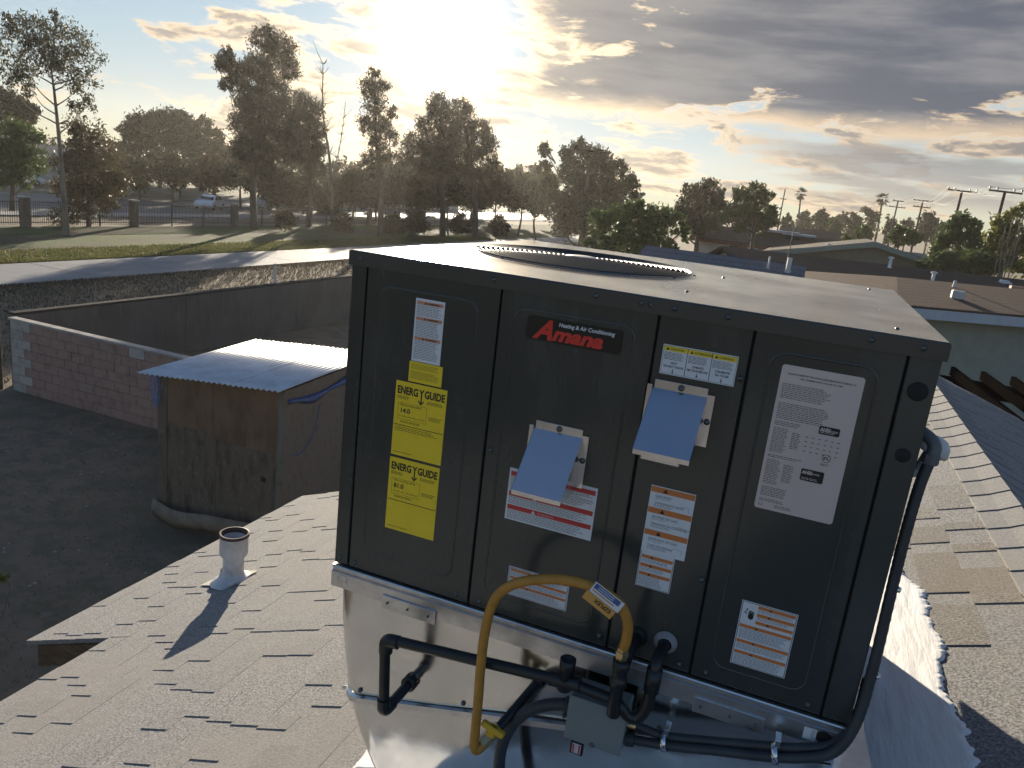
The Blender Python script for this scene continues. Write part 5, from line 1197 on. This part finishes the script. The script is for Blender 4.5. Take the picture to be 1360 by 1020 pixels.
def pole(px, py, foot, dist, arms, label):
    top = at_d(px, py, dist); b_ = at_d(foot[0], foot[1], dist); root = empty('utility_pole', (b_.x, b_.y, G), label, 'utility pole', 'utility poles at right')
    MB().tube([Vector((top.x, top.y, G)), top], [.13, .09], 8).build('pole', M_pole, root)
    tips = []
    for dz_, half in arms:
        c = top+Vector((0, 0, -dz_)); ax_ = Vector((cr.x, cr.y, 0)).normalized()
        MB().prism([c-ax_*half+Vector((0, -.12, -.055)), c+ax_*half+Vector((0, -.12, -.055)), c+ax_*half+Vector((0, -.12, .055)), c-ax_*half+Vector((0, -.12, .055))], (0, -.12, 0)).build('crossarm', M_pole, root)
        for t in (-.95, -.5, .5, .95):
            q = c+ax_*half*t+Vector((0, -.18, .09)); MB().lathe(q, (0, 0, 1), [(.05, 0), (.06, .08), (.04, .16), (0, .18)], 6).build('insulator', M_boxgrey, root); tips.append(q+Vector((0, 0, .16)))
    poles.append(tips); return root
pole(1335, 254, (1330, 300), 62, ((.05, 1.15),), 'rightmost and nearest utility pole with one crossarm')
pole(1278, 253, (1270, 300), 72, ((.05, 1.2),), 'second utility pole from the right edge')
pole(1226, 266, (1221, 305), 100, ((.05, 1.1), (.75, 1.0)), 'third utility pole from the right, with two crossarms')
pole(1193, 266, (1187, 305), 118, ((.1, .75), (.9, 1.15)), 'fourth utility pole from the right, near the fan palm')
pole(1043, 251, (1039, 292), 135, ((1.6, .5),), 'thin utility pole left of the left fan palm')
M_cable = mat('cable', (.03, .03, .032), .6)
def sag(a, b, s, label):
    pts = [a.lerp(b, t)+Vector((0, 0, -s*4*t*(1-t))) for t in np.linspace(0, 1, 14)]
    tag(MB().tube(pts, .016, 4).build('power_line', M_cable), label, 'cable', 'power lines between the poles')
names = ('far left', 'left', 'right', 'far right')
for i in range(4):
    sag(poles[0][i], poles[1][i], .5, 'power line on the '+names[i]+' insulators between the two nearest poles')
    sag(poles[1][i], poles[2][i], .9, 'power line on the '+names[i]+' insulators between the second and third poles')
for i in (0, 3): sag(poles[2][i], poles[4][min(i, 3)], 1.2, 'long power line running left from the third pole, '+('lower' if i else 'upper')+' one')
e_ = at_d(1420, 236, 60)
sag(poles[0][0], e_, .4, 'power line leaving the nearest pole past the right edge, upper one'); sag(poles[0][3], e_+Vector((0, 0, -.8)), .4, 'power line leaving the nearest pole past the right edge, lower one')

# ---------------------------------------------------------------- iron fence with brick pillars
M_iron = mat('fence_iron', (.05, .042, .04), .55)
M_brick = layered('pillar_brick', (.19, .145, .115), [((.15, .115, .09), 2, .4, .6, (1, 1, 1)), ((.30, .22, .17), 5, .55, .75, (1, 1, 1))], .9)
XF = -43.3
pil = [at_z(8, 308, G).y, at_z(60, 306, G).y]; pil = [24.0, 31.5, 39.5, 49.5, 59.5, 70.0, 82.0, 96.0]
fn = empty('iron_fence', (XF, 50, G), 'dark iron picket fence between brick pillars along the field', 'fence')
for i in range(len(pil)-1):
    ya_, yb_ = pil[i]+.3, pil[i+1]-.3
    for z in (.25, 1.45): MB().box((XF-.02, ya_, G+z), (XF+.02, yb_, G+z+.045)).build('rail', M_iron, fn)
    npost = int((yb_-ya_)/2.4)
    for k in range(1, npost):
        y = ya_+(yb_-ya_)*k/npost; MB().box((XF-.035, y-.035, G), (XF+.035, y+.035, G+1.6)).build('post', M_iron, fn)
pk = MB()
for i in range(len(pil)-1):
    for y in np.arange(pil[i]+.4, pil[i+1]-.35, .14): pk.box((XF-.01, y-.01, G+.12), (XF+.01, y+.01, G+1.56))
pk.build('pickets', M_iron, fn, kind='stuff')
for i, y in enumerate(pil):
    bp = empty('brick_pillar', (XF, y, G), words[i]+' brick pillar of the iron fence counted from the left', 'pillar', 'brick pillars of the iron fence')
    MB().bbox((XF-.22, y-.22, G), (XF+.22, y+.22, G+1.72), .015).build('shaft', M_brick, bp)
    MB().bbox((XF-.27, y-.27, G+1.72), (XF+.27, y+.27, G+1.82), .02).build('cap', M_kerb, bp)
bn = MB().box((XF+.05, pil[0]+.5, G+.3), (XF+.07, pil[0]+4.2, G+1.2)); tag(bn.build('fence_banner', mat('banner_red', (.42, .13, .10), .6, 0, .3, 2)), 'faded red banner tied to the fence at the far left', 'banner')

# ---------------------------------------------------------------- cars and a carport
M_carwhite = mat('car_white', (.62, .63, .66), .18, 0, coat=.8); M_carblue = mat('car_silver', (.42, .46, .50), .2, .3, coat=.8)
M_tyre = mat('tyre', (.02, .02, .021), .85); M_rim = mat('wheel_rim', (.5, .5, .52), .3, .9)
M_tail = mat('tail_lamp', (.35, .02, .015), .2); M_head = mat('head_lamp', (.75, .76, .8), .1)
def car(px, py, ang_, m_, label, flip=1):
    c = at_z(px, py, G+.016); c.z = G+.02
    root = empty('sedan_car', c, label, 'car', 'cars beyond the iron fence')
    Rm = Matrix.Translation(c) @ Matrix.Rotation(ang_, 4, 'Z'); T = lambda x, y, z: Rm @ Vector((x, y, z))
    lower = [(-2.25, .30), (-2.28, .62), (-2.18, .88), (-1.55, .98), (-.7, 1.0), (.9, 1.0), (1.7, .90), (2.15, .74), (2.25, .5), (2.2, .28)]
    upper = [(-1.75, .95), (-1.15, 1.38), (-.55, 1.46), (.2, 1.44), (.75, 1.28), (1.25, .95)]
    b = MB()
    def loft(prof, w0, w1, zc):
        n = len(prof); rows = []
        for s_, in ((-1,), (1,)):
            pass
        prof2 = prof; vs = []
        for t, wf, sh in ((-1, 1, 0), (-.93, 1, .0), (.93, 1, 0), (1, 1, 0)):
            for (x, z) in prof2:
                w = w0+(w1-w0)*max(0, min(1, (z-zc)/.5)); k = .975 if abs(t) == 1 else 1.0
                vs.append(T(x*k, t*w, zc+(z-zc)*(k if abs(t) == 1 else 1)))
        fs = [(r*n+i, r*n+(i+1) % n, (r+1)*n+(i+1) % n, (r+1)*n+i) for r in range(3) for i in range(n)]
        return vs, fs+[tuple(range(n))[::-1], tuple(range(3*n, 4*n))]
    body = MB().add(*loft(lower, .90, .86, .5)).build('body', m_, root)
    MB().add(*loft(upper, .82, .60, .95)).build('cabin', m_, root)
    for s_ in (-1, 1):
        for poly in ([(-1.45, 1.0), (-1.05, 1.33), (-.35, 1.38), (-.35, 1.0)], [(-.28, 1.0), (-.28, 1.38), (.22, 1.36), (.68, 1.22), (.98, 1.0)]):
            q = [T(x, s_*(.835-.22*((z-.95)/.5)*.98+.0), z) for x, z in poly]; MB().prism(q, Rm.to_3x3() @ Vector((0, s_*.012, 0))).build('side_window', M_glass, root)
    for (xa_, za_, xb_, zb_) in ((-1.72, 1.0, -1.2, 1.36), (1.2, 1.0, .78, 1.27)):
        o_ = -.014 if xa_ < 0 else .014
        MB().prism([T(xa_+o_, -.74, za_), T(xa_+o_, .74, za_), T(xb_+o_, .62, zb_), T(xb_+o_, -.62, zb_)], Rm.to_3x3() @ Vector((o_, 0, .012))).build('windscreen', M_glass, root)
    for x in (-1.38, 1.38):
        for s_ in (-1, 1):
            w = MB().lathe(T(x, s_*.70, .32), Rm.to_3x3() @ Vector((0, s_, 0)), [(0, 0), (.32, 0), (.33, .05), (.33, .17), (.30, .205), (0, .205)], 18).build('tyre', M_tyre, root)
            MB().lathe(T(x, s_*.70, .32), Rm.to_3x3() @ Vector((0, s_, 0)), [(.21, .206), (.19, .2), (.05, .212), (0, .214)], 12).build('rim', M_rim, w)
    for s_ in (-1, 1):
        MB().bbox((2.12, s_*.62-.16, .62), (2.24, s_*.62+.16, .74), .02, Rm).build('headlight', M_head, root)
        MB().bbox((-2.31, s_*.62-.18, .70), (-2.2, s_*.62+.18, .84), .02, Rm).build('tail_light', M_tail, root)
    return root
car(279, 278, math.radians(90+25+180), M_carwhite, 'white sedan on the road, the left of the two beside the fence')
car(366, 279, math.radians(90-15), M_carblue, 'pale silver sedan on the road partly hidden by the eucalyptus trunk')
car(28, 245, math.radians(60), M_carwhite, 'small white car far off at the left edge')
q = at_z(215, 262, G); cp_ = empty('carport', (q.x, q.y, G), 'flat pale carport roof on posts across the road', 'carport')
MB().bbox((q.x-3, q.y-6, G+2.3), (q.x+3, q.y+6, G+2.5), .03).build('roof_sheet', M_bluetrim, cp_)
for sx_ in (-2.7, 2.6):
    for sy_ in (-5.6, 0, 5.5): MB().box((q.x+sx_, q.y+sy_, G), (q.x+sx_+.1, q.y+sy_+.1, G+2.3)).build('post', M_iron, cp_)
q = at_z(60, 240, G)
gable_house('roadside_house', 'low grey house across the road behind the left trees', q.x-5, q.x+5, q.y-9, q.y+9, G+2.6, G+4.2, 'y', M_creamwall, M_greyroof, M_whitewood, .5, .16)
q = at_z(475, 272, G)
gable_house('long_shed', 'long low building far across the road below the sun', q.x-6, q.x+4, q.y-4, q.y+30, G+2.4, G+3.6, 'y', M_creamwall, M_greyroof, M_whitewood, .5, .16)

# ---------------------------------------------------------------- grass on the sunny verge beyond the path, scattered weeds by the wall
def blades(n, xa_, xb_, ya_, yb_, h, w, seed, dist=None):
    r = np.random.default_rng(seed); x = xa_+(xb_-xa_)*r.random(n)**1.6; y = ya_+(yb_-ya_)*r.random(n); a = r.random(n)*2*PI; hh = h*(.5+r.random(n))
    p = np.stack([x, y, np.full(n, G+.01)], 1); d = np.stack([np.cos(a), np.sin(a), np.zeros(n)], 1)*w
    t = p+np.stack([r.normal(size=n)*h*.3, r.normal(size=n)*h*.3, hh], 1)
    return np.stack([p-d, p+d, t+d*.2, t-d*.2], 1).reshape(-1, 3)
M_grass = leafmat('grass_blade', (.085, .11, .035), (.15, .14, .06), .45)
M_drygrass = leafmat('dry_blade', (.10, .075, .048), (.065, .055, .035), .25)
o = leaf_mesh('grass', blades(42000, -30.7, -34.5, 14, 75, .085, .03, 3), M_grass, None); tag(o, 'short green grass along the far side of the path', 'grass', None, 'stuff')
o = leaf_mesh('dry_grass', blades(45000, -26.1, -15.3, 8, 60, .07, .02, 4), M_drygrass, None); tag(o, 'sparse dry grass between the grey wall and the path', 'grass', None, 'stuff')
o = leaf_mesh('weeds', blades(14000, -3.2, -14.7, -2, 9.6, .025, .010, 5), leafmat('weed', (.20, .18, .11), (.24, .20, .14), .5), None); tag(o, 'sparse low weeds and litter over the yard soil', 'weeds', None, 'stuff')
rk = random.Random(11); M_stone = mat('yard_stone', (.42, .38, .34), .9, 0, .3, 9)
st_ = MB()
for i in range(260):
    x, y = rk.uniform(-14.5, -3.3), rk.uniform(-1, 9.5); s_ = rk.uniform(.008, .03)
    vs = [(x+s_*math.cos(k*PI/3)*rk.uniform(.7, 1.1), y+s_*math.sin(k*PI/3)*rk.uniform(.7, 1.1), G) for k in range(6)]+[(x+rk.uniform(-.3, .3)*s_, y, G+s_*.7)]
    st_.add(vs, [(k, (k+1) % 6, 6) for k in range(6)])
tag(st_.build('gravel', M_stone), 'pale pebbles scattered over the yard soil', 'gravel', None, 'stuff')

# ---------------------------------------------------------------- sunlit evening haze
hz = MB().box((-260, -40, G-1), (120, 260, 15)).build('haze', None)
hm_ = bpy.data.materials.new('haze_air'); hm_.use_nodes = True; hn = hm_.node_tree.nodes; hn.clear()
pvn = hn.new('ShaderNodeVolumePrincipled'); pvn.inputs['Color'].default_value = (.96, .92, .86, 1); pvn.inputs['Density'].default_value = .00026; pvn.inputs['Anisotropy'].default_value = .56
oo = hn.new('ShaderNodeOutputMaterial'); hm_.node_tree.links.new(pvn.outputs[0], oo.inputs['Volume'])
hz.data.materials.clear(); hz.data.materials.append(hm_); tag(hz, 'warm evening haze filling the air', 'haze', None, 'stuff')
